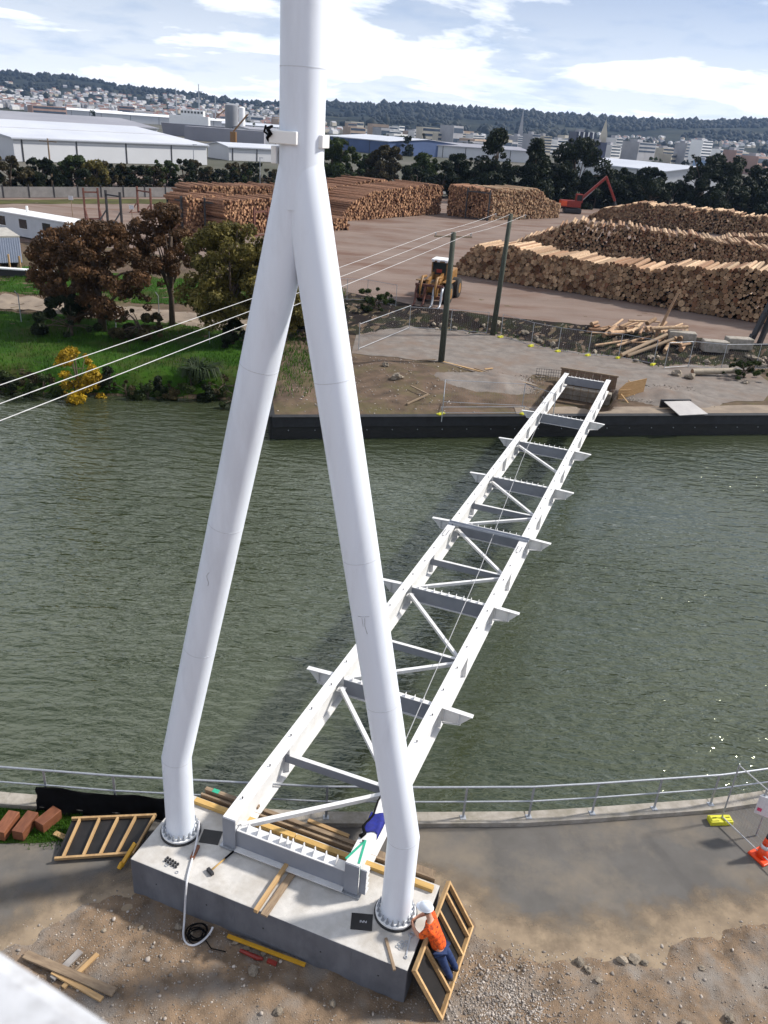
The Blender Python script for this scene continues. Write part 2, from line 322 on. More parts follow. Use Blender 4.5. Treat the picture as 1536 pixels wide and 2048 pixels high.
def band(name, xs, lo, hi, n, off, m, zf=gfar, kind='structure', jit=.0, seed=1):
    xs = np.asarray(xs, float); s = np.linspace(0, 1, n); X, T = np.meshgrid(xs, s)
    jl = jit*(fbm(X*.7, X*0+3.3, 3, seed)-.5)*2; jh = jit*(fbm(X*.7, X*0+8.1, 3, seed+5)-.5)*2
    lo_ = lo(X)+jl if callable(lo) else lo+jl; hi_ = hi(X)+jh if callable(hi) else hi+jh
    Y = lo_+(hi_-lo_)*T; Z = zf(X, Y)+off
    v = np.stack([X, Y, Z], -1).reshape(-1, 3); nx = X.shape[1]
    a = (np.arange(n-1)[:, None]*nx+np.arange(nx-1)[None]).ravel()
    o = inst(name, npmesh(name, v, np.stack([a, a+1, a+nx+1, a+nx], -1), m, True)); tag(o, kind=kind); return o
flat = lambda z: (lambda X, Y: np.full_like(X, z))
tag(MB().add([(-400,5,WATER),(400,5,WATER),(400,150,WATER),(-400,150,WATER)], [(0,1,2,3)]).build('water', mw), kind='structure')
xs_far = np.concatenate([np.arange(-70,-30,1.), np.arange(-30,32,.4), np.arange(32,90,1.)])
band('far_bank_ground', xs_far, lambda X: shore_y(X), lambda X: shore_y(X)+47, 118, 0, m_soil)
band('log_yard', np.arange(-70,88,.7), lambda X: yard_y(X)-.2, lambda X: X*0+205., 90, .03, m_yard, jit=.5)
band('dark_spoil_strip', np.arange(-6,44,.35), lambda X: fence_y(X)+.3, lambda X: yard_y(X)-.1, 12, .02, m_dsoil, jit=.35)
band('gravel_pad', np.arange(-3.2,27.5,.3), lambda X: np.interp(X, [-3.2,0,3,6,9.0,9.8,14.6,15.2,18,22,25,27.5], [57.5,57.2,56.6,54.4,53.6,55.6,54.0,53.2,52.2,51.8,53,57]), lambda X: np.minimum(fence_y(X)+.5, 68), 26, .025, m_gravel, jit=.4)
band('wall_footpath', np.arange(7.5,80,.5), lambda X: shore_y(X)+.05, lambda X: shore_y(X)+1.75+np.clip((X-14)*.03,0,1), 6, .03, m_track, jit=.06)
band('grass_bank', np.arange(-66,-8.6,.4), lambda X: shore_y(X)+.9, lambda X: np.interp(X,[-66,-12,-8.6],[62.2,62.2,57]), 36, .03, m_grassg, jit=.3)
band('dirt_track', np.arange(-66,-8,.5), lambda X: np.interp(X,[-66,-33,-16,-8],[62,63,62,59.5]), lambda X: np.interp(X,[-66,-33,-16,-8],[67,67.5,66,63.5]), 8, .045, m_track, jit=.5)
band('grass_verge', np.arange(-66,-12,.5), lambda X: X*0+68.2, lambda X: X*0+78, 14, .035, m_grassg, jit=.6)
band('roadside_grass', np.arange(-90,-24,1.), lambda X: 113+(X+75)*.85, lambda X: 119+(X+75)*.98, 8, .0, mat('dry_verge', (.085,.085,.03), (.05,.05,.022), rough=1., scale=.3, world=True, spec=.1), zf=flat(.86), jit=1.2)
band('road', np.arange(-130,40,4.), lambda X: 126+(X+75)*1.02, lambda X: 138+(X+75)*1.02, 3, .0, m_road, zf=flat(.885))
tag(MB().add([(-3600,88,.72),(3600,88,.72),(3600,4600,.72),(-3600,4600,.72)], [(0,1,2,3)]).build('far_plain', m_plain), kind='structure')

def dirt_y(x): return np.interp(x, [-40,-12,-6.92,-5.56,-4.84,-4.2,1.8,2.36,2.9,3.8,6.15,7.7,9,14,40], [6,8.5,10.35,11.5,11.86,12.1,12.4,12.1,11.35,10.92,11.25,11.9,12.2,13.2,18])
def gnear(x, y):
    d = dirt_y(x)-y+.55*(fbm(x*1.3, y*1.3, 4, 21)-.5)
    z = np.clip(d*.16, -.10, .07)+(.16*(fbm(x*1.1, y*1.1, 3, 31)-.5)+.09*(fbm(x*4.5, y*4.5, 3, 41)-.5))*sstep(-.1, .5, d)
    return z-.02
band('near_ground', np.concatenate([np.arange(-300,-10,10.), np.arange(-10,12,.08), np.arange(12,300,10.)]), lambda X: X*0+7.4, lambda X: kerb_y(X)-.02, 85, 0, m_dirt, zf=gnear)
tag(MB().add([(-300,-300,.01),(300,-300,.01),(300,8.0,.01),(-300,8.0,.01)], [(0,1,2,3)]).build('ground', m_dirt), kind='structure')
band('path', np.arange(-40,40,.25), lambda X: dirt_y(X)-.9, lambda X: kerb_y(X)-.01, 14, 0, m_asph, zf=flat(0.))
# dust tracked from the dirt onto the asphalt
m_dust = mat('tan_dust', (.29,.225,.155), (.20,.155,.11), rough=1., scale=2.2, detail=8, spec=.1, world=True)
_n = m_dust.node_tree; _tx = _n.nodes.new('ShaderNodeTexNoise'); _tx.inputs['Scale'].default_value = .8; _tx.inputs['Detail'].default_value = 10; _tx.inputs['Roughness'].default_value = .68
_g = _n.nodes.new('ShaderNodeNewGeometry'); _r = _n.nodes.new('ShaderNodeValToRGB'); _r.color_ramp.elements[0].position = .66; _r.color_ramp.elements[1].position = .98
_n.links.new(_g.outputs['Position'], _tx.inputs['Vector']); _at = _n.nodes.new('ShaderNodeAttribute'); _at.attribute_name = 'fade'; _ad = _n.nodes.new('ShaderNodeMath'); _ad.operation = 'ADD'; _n.links.new(_tx.outputs['Fac'], _ad.inputs[0]); _n.links.new(_at.outputs['Fac'], _ad.inputs[1]); _n.links.new(_ad.outputs[0], _r.inputs[0]); _n.links.new(_r.outputs[0], _n.nodes['Principled BSDF'].inputs['Alpha'])
_d = band('path_dust', np.arange(-8,14,.2), lambda X: dirt_y(X)-.6, lambda X: np.minimum(dirt_y(X)+2.2, kerb_y(X)-.05), 14, 0, m_dust, zf=flat(.005), jit=.1, seed=13)
_f = np.repeat(.75*(1-np.linspace(0,1,14))**1.5, len(np.arange(-8,14,.2))).astype(np.float32); _d.data.attributes.new('fade','FLOAT','POINT').data.foreach_set('value', _f)
# kerb: a concrete edge beam on the river wall, cast in lengths
k = MB(); kx = np.concatenate([np.arange(-40,-12,2.), np.arange(-12,14,.4), np.arange(14,40,2.)])
for a, c in zip(kx[:-1], kx[1:]):
    p = Vector((a, float(kerb_y(a)), 0)); q = Vector((c, float(kerb_y(c)), 0)); nr = Vector((-(q-p).y, (q-p).x, 0)).normalized()*.36
    k.add([p+Vector((0,0,-.05)), q+Vector((0,0,-.05)), q+Vector((0,0,.13)), p+Vector((0,0,.13)), p+nr+Vector((0,0,-2)), q+nr+Vector((0,0,-2)), q+nr+Vector((0,0,.13)), p+nr+Vector((0,0,.13))],
          [(0,1,2,3),(3,2,6,7),(7,6,5,4)])
tag(k.build('kerb', m_concf), kind='structure')
# far river wall: dark timber face with cap, built from boards
wall = empty('river_wall', (8.9,46.15,0), 0, 'long dark timber-faced river wall with a lighter capping along the far bank', 'wall')
wd = Vector((31.0, 7.3, 0)).normalized(); wn = Vector((wd.y, -wd.x, 0))
m_wall = mat('tarred_wall', (.020,.020,.021), (.009,.009,.010), rough=.6, scale=2., stretch=(1,1,3), bump=.5, bscale=12, world=True)
m_wcap = mat('wall_cap', (.026,.027,.032), (.016,.016,.019), rough=.7, scale=2, world=True)
base = Vector((-6.6,42.5,0)); wl = 82.
q0 = base-Vector((8.9,46.15,0)); q1 = q0+wd*wl
MB().beam(q0+Vector((0,0,-1.35)), q1+Vector((0,0,-1.35)), .12, 1.5).build('lower_face', m_wall, wall)
MB().beam(q0+wn*-.02+Vector((0,0,-.305)), q1+wn*-.02+Vector((0,0,-.305)), .30, .53).build('upper_beam', m_wcap, wall)
MB().beam(q0+wn*-.05+Vector((0,0,.0)), q1+wn*-.05+Vector((0,0,.0)), .45, .07).build('capping', m_wall, wall)
MB().beam(q0+Vector((0,0,-.9)), q0+Vector((-1.2,6.,-.9)), .3, 1.8).build('return_wall', m_wall, wall)
bm_ = MB().tube([(0,0,0),tuple(wn*.05)], .03, 6).mesh('bolt_head', m_steel)
for i in range(54): inst('bolt_head', bm_, wall, q0+wd*(.9+i*1.5)+wn*.06+Vector((0,0,-.78)))
# ------------------------------------------------------------------ plinth
RZ = -YAW
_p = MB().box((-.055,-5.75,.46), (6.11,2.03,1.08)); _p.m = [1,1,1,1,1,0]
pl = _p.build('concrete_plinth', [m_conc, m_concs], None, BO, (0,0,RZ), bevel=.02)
for x in (-1.9,-.65,.62,1.88): MB().box((x,-6.766,.44), (.012,.006,1.0)).build('form_joint', m_concs, pl)
for x in (-2.5,-1.3,0.,1.25,2.45): MB().tube([(x,-6.763,.55),(x,-6.770,.55)], .018, 10).build('tie_hole_plug', m_dsteel, pl)
tag(pl, 'long pale concrete plinth carrying both feet of the white mast', 'plinth')
# ------------------------------------------------------------------ mast
MX = -.10; MT = -5.72
mast = empty('bridge_mast', BW(MX,MT,1.0), RZ, 'tall white steel A-shaped mast with two bolted feet on the plinth', 'mast')
def legpts(s):
    a = [Vector((s*2.48,0,.06)), Vector((s*2.48,0,2.08))]; top = Vector((s*.10+.10,0,12.99))
    return a+[a[1].lerp(top, i/6) for i in range(1,7)]+[Vector((.10,0,13.55))]
m_seam = mat('weld_bead', (.60,.63,.68), (.50,.53,.58), rough=.55, scale=30)
for s in (-1,1):
    lg = MB().tube(legpts(s), [.302]*7+[.30,.28], 48).build('leg', m_mast, mast, auto=35)
    fl = MB().tube([(s*2.48,0,.05),(s*2.48,0,.095)], .405, 48).build('base_flange', m_white, mast, auto=40)
    MB().tube([(s*2.48,0,.0),(s*2.48,0,.052)], .430, 40).build('grout_pad', m_dsteel, mast, auto=40)
    bolt = MB().tube([(0,0,0),(0,0,.012)], .036, 10).tube([(0,0,.012),(0,0,.052)], .027, 6).tube([(0,0,.052),(0,0,.13)], .016, 8).mesh('anchor_bolt', m_steel)
    for i in range(20):
        a = 2*math.pi*(i+.5)/20; inst('anchor_bolt', bolt, fl, (s*2.48+.352*math.cos(a), .352*math.sin(a), .095))
    # weld seam rings on the leg
    for zf in (.001,.27,.52,.78):
        P = legpts(s); p = P[1].lerp(P[7], zf); d = (P[7]-P[1]).normalized() if zf > .01 else Vector((s*-.1,0,1)).normalized()
        MB().tube([p-d*.006, p+d*.006], .3045, 48).build('weld_seam', m_seam, lg, auto=40)
MB().tube([(.10,0,12.9),(.10,0,13.3),(.10,0,13.6),(.10,0,22)], [.301,.301,.300,.300], 48).build('mast_tube', m_mast, mast, auto=40)
for z in (14.6,16.4): MB().tube([(.10,0,z-.006),(.10,0,z+.006)], .3025, 48).build('weld_seam', m_seam, mast, auto=40)
# collar lugs and box brackets
cb = MB().box((-.01,-.28,13.78), (.40,.14,.16)).build('collar_box', m_white, mast, bevel=.012)
MB().box((-.215,.02,13.79), (.06,.26,.16)).build('collar_box', m_white, mast, bevel=.012)
MB().box((.405,.02,13.76), (.08,.22,.16)).build('collar_box', m_white, mast, bevel=.012)
MB().box((-.235,-.06,13.56), (.08,.22,.22)).build('side_bracket', m_white, mast, bevel=.012)
st = MB(); random.seed(3)
pp = [(-.36,-.26,13.90),(-.34,-.42,13.87),(-.29,-.43,13.81),(-.35,-.41,13.76),(-.38,-.33,13.73),(-.40,-.24,13.70)]
pp = [(a+.12,b+.06,c) for a,b,c in pp]
st.tube(pp, [.018,.024,.028,.02,.014,.008], 7).tube([(-.21,-.42,13.91),(-.23,-.43,13.83),(-.17,-.42,13.80)], .014, 6)
st.build('black_strap', m_cloth, mast, smooth=True)
# rough T-shaped weld marks left by lifting lugs
mk = mat('weld_mark', (.40,.41,.43), (.30,.31,.33), rough=.7, scale=20)
for s, z, big_ in ((1,6.85,1),(-1,6.9,0)):
    P = legpts(s); k_ = (z-2.08)/(12.99-2.08); c = P[1].lerp(P[7], k_); ax = (P[7]-P[1]).normalized()
    fr = Vector((.10*s if s > 0 else .08, -.995, 0)).normalized(); sd_ = ax.cross(fr).normalized()*-1; w = MB()
    def sp(u, v):
        ang = u/.302; return c+ax*v+(fr*math.cos(ang)+sd_*math.sin(ang))*.3035
    if big_:
        w.tube([sp(u*.02-.1, 0) for u in range(11)], .004, 5).tube([sp(.0-.004*abs(i-5), -.02-.03*i) for i in range(11)], .005, 5).tube([sp(.03, -.02-.02*i) for i in range(9)], .004, 5)
    else: w.tube([sp(.03*math.sin(i*.5), -.025*i) for i in range(12)], .005, 5)
    w.build('weld_mark', mk, mast)

# ------------------------------------------------------------------ footbridge frame
br = empty('footbridge_frame', BW(0,-5.68,1.0), RZ, 'white steel ladder-like footbridge frame spanning the dark green water', 'bridge')
OFF = Vector((0,-5.68,1.0))
def L3(o, t, dz=0.): return Vector((o, t, gtop(t)+dz))-OFF
T0, T1 = -5.68, 38.0
DEP = .78
studm = MB().tube([(0,0,0),(0,0,.035)], .011, 7).tube([(0,0,.035),(0,0,.05)], .020, 7).mesh('shear_stud', m_dsteel)
for s in (-1,1):
    gx = 1.395*s
    gd = MB().beam(L3(gx,T0,-.4), L3(gx,T1,-.4), .018, DEP-.05).build('girder', m_girder, br)
    MB().beam(L3(gx,T0,-.0125), L3(gx,T1,-.0125), .30, .025).build('top_flange', m_girder, gd)
    MB().beam(L3(gx,T0,-DEP), L3(gx,T1,-DEP), .30, .03).build('bottom_flange', m_girder, gd)
    tt = T0+.6
    while tt < T1-.4:
        inst('shear_stud', studm, gd, L3(gx+.03*math.sin(tt*9), tt, 0)); tt += 1.12
    # vertical stiffeners on both faces of the web
    sm_ = MB().box((0,0,0), (.125,.014,DEP-.06)).mesh('stiffener', m_girder)
    for tq in (-3.2,-.02,2.4,5.57,8.,11.16,13.6,16.75,19.4,22.34,25.,27.93,30.7,33.2,35.6):
        inst('stiffener', sm_, gd, L3(gx-s*.075,tq,-.4)); inst('stiffener', sm_, gd, L3(gx+s*.075,tq,-.4))
    # bolted splice plates
    for tq in (9.8,29.6):
        sp_ = MB().box(L3(gx,tq,.008), (.26,.55,.014)).build('splice_plate', m_girder, gd)
        for i in range(2):
            for j in range(5): inst('splice_bolt', studm, sp_, L3(gx-.07+.14*i, tq-.2+.1*j, .012), (0,0,0), (.8,.8,.5))
    # end plate and bearing
    MB().box(L3(gx,T0-.012,-.4), (.30,.024,DEP)).build('end_plate', m_beam, gd)
    MB().box(L3(gx,T0+.10,-DEP-.035), (.42,.34,.04)).build('bearing_plate', m_steel, gd)
# main cross-beams with fin plates and tapered outriggers
finm = MB().box((0,0,.045), (.012,.10,.10)).mesh('fin_plate', m_girder)
for kk in range(6):
    tq = kk*5.5892
    cbm = MB().beam(L3(-1.38,tq,-.39), L3(1.38,tq,-.39), .02, .50, up=(0,0,1)).build('cross_beam', m_beam, br)
    MB().beam(L3(-1.24,tq,-.125), L3(1.24,tq,-.125), .14, .02).build('top_flange', m_girder, cbm)
    MB().beam(L3(-1.24,tq,-.65), L3(1.24,tq,-.65), .14, .02).build('bottom_flange', m_girder, cbm)
    for i in range(9): inst('fin_plate', finm, cbm, L3(-1.0+i*.25, tq, -.116))
    for s in (-1,1):
        x = 1.405*s; e = 2.3425*s; zt = -.13
        og = MB().plate([L3(x,tq,zt+.01), L3(e,tq,zt-.03), L3(e-.30*s,tq,zt-.36), L3(x,tq,zt-.46)] if s < 0 else [L3(x,tq,zt-.46), L3(e-.30*s,tq,zt-.36), L3(e,tq,zt-.03), L3(x,tq,zt+.01)], .022).build('outrigger', m_girder, br)
        MB().beam(L3(x+.02*s,tq,zt+.022), L3(e,tq,zt-.016), .15, .018).build('top_flange', m_girder, og)
        MB().beam(L3(x+.15*s,tq,zt-.468), L3(e-.30*s,tq,zt-.37), .10, .018).build('bottom_flange', m_girder, og)
        MB().box(L3(e-.36*s,tq-.045,zt-.19), (.014,.068,.33)).build('stiffener', m_girder, og)
        MB().box(L3(x+.16*s,tq-.045,zt-.22), (.014,.068,.40)).build('stiffener', m_girder, og)
# lighter struts between, and flat diagonal braces
for tq in (-3.2,2.4,8.,13.6):
    stb = MB().beam(L3(-1.38,tq,-.36), L3(1.38,tq,-.36), .016, .26).build('strut', m_beam, br)
    MB().beam(L3(-1.24,tq,-.225), L3(1.24,tq,-.225), .10, .015).build('top_flange', m_girder, stb)
for a, c in (((-1.22,-5.5),(1.22,-3.35)), ((-1.22,-.25),(1.22,-3.05)), ((-1.22,.25),(1.22,2.25)), ((-1.22,5.35),(1.22,2.55)), ((-1.22,5.85),(1.22,7.85)), ((-1.22,10.9),(1.22,8.15)), ((-1.22,11.45),(1.22,13.45)), ((-1.22,16.5),(1.22,13.75)), ((-1.22,22.1),(1.22,19.3))):
    br_ = MB().beam(L3(*a,-.30), L3(*c,-.30), .10, .10).build('diagonal_brace', m_girder, br)
    for q in (a, c): MB().box(L3(*q,-.32), (.20,.24,.016)).build('gusset_plate', m_girder, br_)
# end beam on the plinth with a row of fins
eb = MB().box(L3(0,T0+.04,-.52), (2.52,.03,.46)).build('end_beam', m_beam, br)
MB().box(L3(0,T0+.12,-.28), (2.46,.22,.022)).build('top_flange', m_girder, eb)
MB().box(L3(0,T0+.02,-.762), (2.46,.24,.022)).build('bottom_flange', m_girder, eb)
fe = MB().plate([(0,-.08,0),(0,.10,0),(0,.07,.15),(0,.03,.15)], .014).mesh('fin_plate', m_girder)
for x in (-1.02,-.77,-.52,-.27,-.12,.0,.25,.50,.75,1.0): inst('fin_plate', fe, eb, L3(x,T0+.12,-.268))
# stub bracket with ribs on the outer face of the near right end
sb = MB().box(L3(1.62,T0+.03,-.42), (.14,.025,.66)).build('stub_bracket', m_beam, br)
for i in range(5): MB().box(L3(1.62,T0+.12,-.13-.15*i), (.16,.16,.016)).build('rib', m_girder, sb)
# far end beam
fb = MB().box(L3(0,T1-.35,-.40), (2.76,.03,.52)).build('end_beam', m_beam, br)
MB().box(L3(0,T1-.35,-.13), (2.46,.16,.02)).build('top_flange', m_girder, fb)
for i in range(9): inst('fin_plate', finm, fb, L3(-1.0+i*.25, T1-.35, -.12))
# loose channel laid over the girders above the third cross-beam
ch = MB(); z_ = gtop(10.68)+.004
ch.box((0,0,.008), (3.12,.20,.012)).box((0,-.095,.05), (3.12,.010,.075)).box((0,.095,.05), (3.12,.010,.075))
tag(ch.build('steel_channel', mat('grey_primer', (.36,.38,.42), (.28,.30,.34), rough=.5, scale=3), None, BW(.02,10.68,z_), (0,0,RZ-.015)), 'loose grey steel channel laid across both white bridge girders', 'steel beam')
# taut safety line
cab = MB().tube([BW(1.25,-3.4,gtop(-3.4)+.04), BW(1.10,-1.67,1.72), BW(.47,7.78,1.42), BW(-.6,20,1.08), BW(-1.26,30.4,gtop(30.4)-.02)], .011, 5)
tag(cab.build('safety_line', m_wire), 'thin pale safety line stretched lengthwise above the bridge cross-beams', 'cable')
# ------------------------------------------------------------------ things on and around the plinth
def plank(name, a, b, w, h, m, label, cat='timber', group=None, bev=.004):
    """single board from a to b (world), centre line given, origin at its middle underside"""
    a = Vector(a); b = Vector(b); c = (a+b)/2; l = (b-a).length
    d = (b-a).normalized(); x = d.cross(Vector((0,0,1))).normalized(); z = x.cross(d)
    o = MB().box((0,0,0), (w,l,h)).build(name, m, None, bevel=bev)
    o.matrix_world = Matrix(((x.x,d.x,z.x,c.x),(x.y,d.y,z.y,c.y),(x.z,d.z,z.z,c.z),(0,0,0,1)))
    return tag(o, label, cat, group)
PT = 1.0
for i, (o_, t_, r_) in enumerate(((-1.91,-5.60,.25),(1.84,-6.17,.62))):
    p = MB().box((0,0,.006), (.42,.36,.012)).build('black_plate', m_black, None, BW(o_,t_,PT+.001), (0,0,RZ+r_ if i == 0 else RZ+r_-.3), bevel=.003)
    tag(p, ('thin black plate beside the left mast foot, partly under the girder end', 'thin black plate with faint white lettering beside the right mast foot')[i], 'plate')
for i in range(7): MB().box((-.03+.02*i, .012*math.sin(i*2.1), .0135), (.011,.03+.02*(i % 3 == 0),.001)).build('white_print', m_refl, p)
plank('brick_coloured_block', BW(-2.02,-5.93,PT+.03), BW(-1.95,-6.26,PT+.03), .09, .055, m_brownblk, 'small brick-brown timber block beside the left mast foot', 'timber')
# sledge hammer
hm = empty('sledge_hammer', BW(-1.43,-6.39,PT), RZ, 'sledge hammer with a half black, half yellow handle on the plinth', 'hammer')
MB().beam((-.085,.04,.04), (.085,-.04,.04), .075, .075).build('head', m_dsteel, hm, bevel=.012)
MB().tube([(0,0,.05),(.10,.40,.035)], .017, 10).build('handle', m_pineY, hm, smooth=True)
MB().tube([(.10,.40,.035),(.20,.80,.022)], .02, 10).build('grip', m_cloth, hm, smooth=True)
nutm = MB().tube([(0,0,0),(0,0,.035)], .028, 6).tube([(0,0,.035),(0,0,.037)], .014, 6).mesh('hex_nut', m_dsteel)
for i in range(10):
    tag(inst('hex_nut', nutm, None, BW(-2.42+.07*(i % 5), -6.44-.075*(i//5)-.012*(i % 5), PT), (0,0,i*.4)), 'dark hex nut in the tidy rows near the left end of the plinth', 'nut', 'hex nuts set out in rows near the left mast foot')
wsh = MB().tube([(.03*math.cos(i*math.pi/6), .03*math.sin(i*math.pi/6), .006) for i in range(13)], .008, 6).mesh('washer', m_steel)
for i, (a, c) in enumerate(((-2.34,-6.60),(-2.05,-6.66),(2.71,-6.26),(2.78,-6.29),(2.73,-6.34),(2.68,-6.31),(2.79,-6.22),(2.72,-6.40),(2.66,-6.38))):
    tag(inst('washer', wsh, None, BW(a,c,PT), (0,0,i)), 'lone steel washer near the rows of hex nuts' if i < 2 else 'steel washer in the loose heap beside the spanner', 'washer', 'washers near the nut rows' if i < 2 else 'heaped washers beside the spanner')
# two stacked props under the end beam
plank('timber_prop', BW(-.06,-5.50,PT+.10), BW(-.12,-6.86,PT+.085), .085, .09, m_pine, 'upper light pine prop wedged under the end beam, its end notched', 'timber')
plank('timber_prop', BW(.13,-5.50,PT+.035), BW(.05,-6.84,PT+.03), .14, .045, m_oldwood, 'flatter brown board lying beside the notched pine prop', 'timber')
plank('timber_stake', BW(2.40,-6.32,PT+.022), BW(2.78,-6.86,PT+.022), .055, .045, m_oldwood, 'thin grey wooden stake near the front right corner of the plinth', 'timber')
# ring spanner
sp0 = empty('ring_spanner', BW(2.82,-6.04,PT), RZ, 'long steel ring spanner lying by the right mast foot', 'spanner')
MB().beam((0,-.05,.012), (.06,-.46,.012), .032, .014).build('shaft', m_steel, sp0, bevel=.003)
MB().tube([(.045*math.cos(i*math.pi/8), .045*math.sin(i*math.pi/8), .014) for i in range(17)], .016, 6).build('ring', m_steel, sp0, smooth=True)
MB().tube([(.063+.026*math.cos(i*math.pi/8), -.485+.026*math.sin(i*math.pi/8), .013) for i in range(17)], .011, 6).build('small_ring', m_steel, sp0, smooth=True)
# timbers along the back edge
plank('edge_timber', BW(-2.75,-4.90,PT+.055), BW(-.25,-4.90,PT+.055), .13, .10, m_pineY, 'yellow pine edge timber along the plinth back, left length by the mast foot')
plank('edge_timber', BW(-.23,-4.90,PT+.05), BW(2.90,-4.92,PT+.05), .13, .095, m_pineY, 'yellow pine edge timber along the plinth back, right length behind the girder')
plank('edge_plank', BW(-2.75,-4.66,PT-.02), BW(2.86,-4.66,PT-.02), .05, .16, m_oldwood, 'long weathered form plank on edge against the back of the plinth')
plank('edge_plank', BW(-2.72,-4.52,PT+.06), BW(-1.35,-4.50,PT+.06), .10, .10, m_oldwood, 'grey timber with a green paint mark behind the left girder end')
plank('form_plank', BW(-1.2,-4.50,PT+.04), BW(1.2,-4.50,PT+.02), .10, .05, m_oldwood, 'weathered plank lying flat behind the end beam')
plank('form_plank', BW(-.20,-4.36,PT+.05), BW(.80,-4.38,PT+.03), .09, .045, m_pine, 'short light pine offcut on the planks behind the end beam')
MB().box((0,0,0), (.16,.11,.004)).build('green_paint_mark', m_greens, None, BW(-2.45,-4.515,PT+.114), (0,0,RZ)).parent = None
o = bpy.data.objects['green_paint_mark']; tag(o, 'green spray mark on the grey timber behind the left girder', 'paint mark')
# formwork behind the plinth carrying those planks
bk = empty('back_formwork', BW(0,-4.55,0), 0, 'timber stud formwork standing against the back face of the plinth', 'formwork')
for o_ in (-2.6,-1.4,-.2,1.0,2.2): MB().beam(BW(o_,-4.50,-.05)-BW(0,-4.55,0), BW(o_,-4.50,.94)-BW(0,-4.55,0), .07, .09, up=(0,1,0)).build('stud', m_oldwood, bk)
MB().beam(BW(-2.7,-4.50,.97)-BW(0,-4.55,0), BW(2.8,-4.50,.97)-BW(0,-4.55,0), .16, .05).build('top_rail', m_oldwood, bk)
# blue cloth, sling and strap on the right girder
bc = MB(); n = 11; vs = []
for i in range(n):
    for j in range(n):
        u = i/(n-1)-.5; v = j/(n-1)-.5; x = 1.40+u*.52; tq = -4.52+v*.55; drop = max(0, abs(x-1.395)-.155)
        xx = 1.395+math.copysign(min(abs(x-1.395), .158+.22*drop), x-1.395)
        vs.append(BW(xx, tq+.05*math.sin(9*u), gtop(tq)+.012+.035*abs(math.sin(7*u+3*v))*abs(math.cos(6*v+1))-drop*.95))
bc.add(vs, [(i*n+j, (i+1)*n+j, (i+1)*n+j+1, i*n+j+1) for i in range(n-1) for j in range(n-1)])
c_ = bc.build('blue_cloth', m_blue, smooth=True); so = c_.modifiers.new('s','SOLIDIFY'); so.thickness = .008; so.offset = 1
tag(c_, 'crumpled dark blue jacket draped over the right bridge girder', 'jacket')
sg = MB()
for a, c in (((1.22,-5.62),(1.40,-5.02)), ((1.40,-5.02),(1.50,-5.62))): sg.beam(BW(*a,gtop(a[1])+.008), BW(*c,gtop(c[1])+.008), .045, .008)
sg.beam(BW(1.548,-5.64,1.84), BW(1.548,-5.66,1.55), .04, .006, up=(1,0,0))
tag(sg.build('lifting_sling', m_greens), 'green webbing sling folded in a V on the near girder end', 'sling')
sk = MB().tube([BW(1.27,-5.0,gtop(-5)+.03), BW(1.33,-4.9,gtop(-4.9)+.05), BW(1.22,-4.72,gtop(-4.7)+.03), BW(1.30,-4.35,gtop(-4.3)+.03), BW(1.24,-3.9,gtop(-3.9)+.025), BW(1.27,-3.4,gtop(-3.4)+.03)], [.05,.04,.03,.025,.02,.03], 8)
tag(sk.build('harness_strap', m_cloth, smooth=True), 'black harness strap lying along the girder edge beside the blue jacket', 'strap')
# white hose and coil
def W(o, t, z): return BW(o, t, z)
hp = [W(-2.22,-5.55,1.30), W(-2.13,-5.75,1.08), W(-1.98,-6.15,1.03), W(-1.82,-6.6,1.03), W(-1.72,-6.80,1.04), W(-1.69,-6.88,.93), W(-1.70,-6.93,.5), W(-1.66,-7.05,.10), W(-1.55,-7.28,.07), W(-1.32,-7.42,.07), W(-1.12,-7.25,.09), W(-1.05,-7.0,.16), W(-1.06,-6.93,.22)]
hc = bpy.data.curves.new('white_hose', 'CURVE'); hc.dimensions = '3D'; hc.bevel_depth = .022; hc.bevel_resolution = 3; s_ = hc.splines.new('NURBS'); s_.points.add(len(hp)-1); s_.use_endpoint_u = True; s_.order_u = 4
for q, c in zip(hp, s_.points): c.co = (*q, 1)
hc.materials.append(mat('white_hose', (.62,.62,.64), rough=.5, scale=4))
def curve_obj(name, cu, label, cat):
    tmp = bpy.data.objects.new('tmp', cu); COL.objects.link(tmp); dg = bpy.context.evaluated_depsgraph_get(); me = bpy.data.meshes.new_from_object(tmp.evaluated_get(dg)); bpy.data.objects.remove(tmp)
    o = bpy.data.objects.new(name, me); COL.objects.link(o); return tag(o, label, cat)
curve_obj('white_hose', hc, 'white hose hanging from the left mast foot down the plinth face', 'hose')
cl = MB()
for i in range(5):
    r_ = .15+.03*(i % 3); z_ = .05+.035*i; cc = W(-1.32+.03*math.sin(i*2), -7.12+.03*math.cos(i*3), z_)
    cl.tube([cc+Vector((r_*math.cos(a*math.pi/10), r_*.92*math.sin(a*math.pi/10), .012*math.sin(a*.7))) for a in range(21)], .014, 6)
cl.tube([W(-1.2,-7.1,.1), W(-.9,-7.25,.06), W(-.6,-7.2,.07)], .012, 6)
tag(cl.build('cable_coil', m_cloth, smooth=True), 'coiled black cable on the dirt against the plinth front', 'cable')
plank('spirit_level', W(-.72,-6.93,.14), W(.98,-6.86,.13), .07, .05, mat('level_yellow', (.60,.32,.02), (.5,.26,.02), rough=.45, scale=3), 'long yellow spirit level leaning at the foot of the plinth', 'level')
rd = MB().tube([W(-.35,-7.07,.09), W(.05,-7.07,.08), W(.15,-7.05,.09)], [.035,.05,.03], 10).box(W(.35,-7.05,.09), (.20,.08,.07), Matrix.Rotation(RZ,3,'Z'))
tag(rd.build('red_drill', m_red, bevel=.006), 'red power tool lying in front of the yellow level', 'tool')
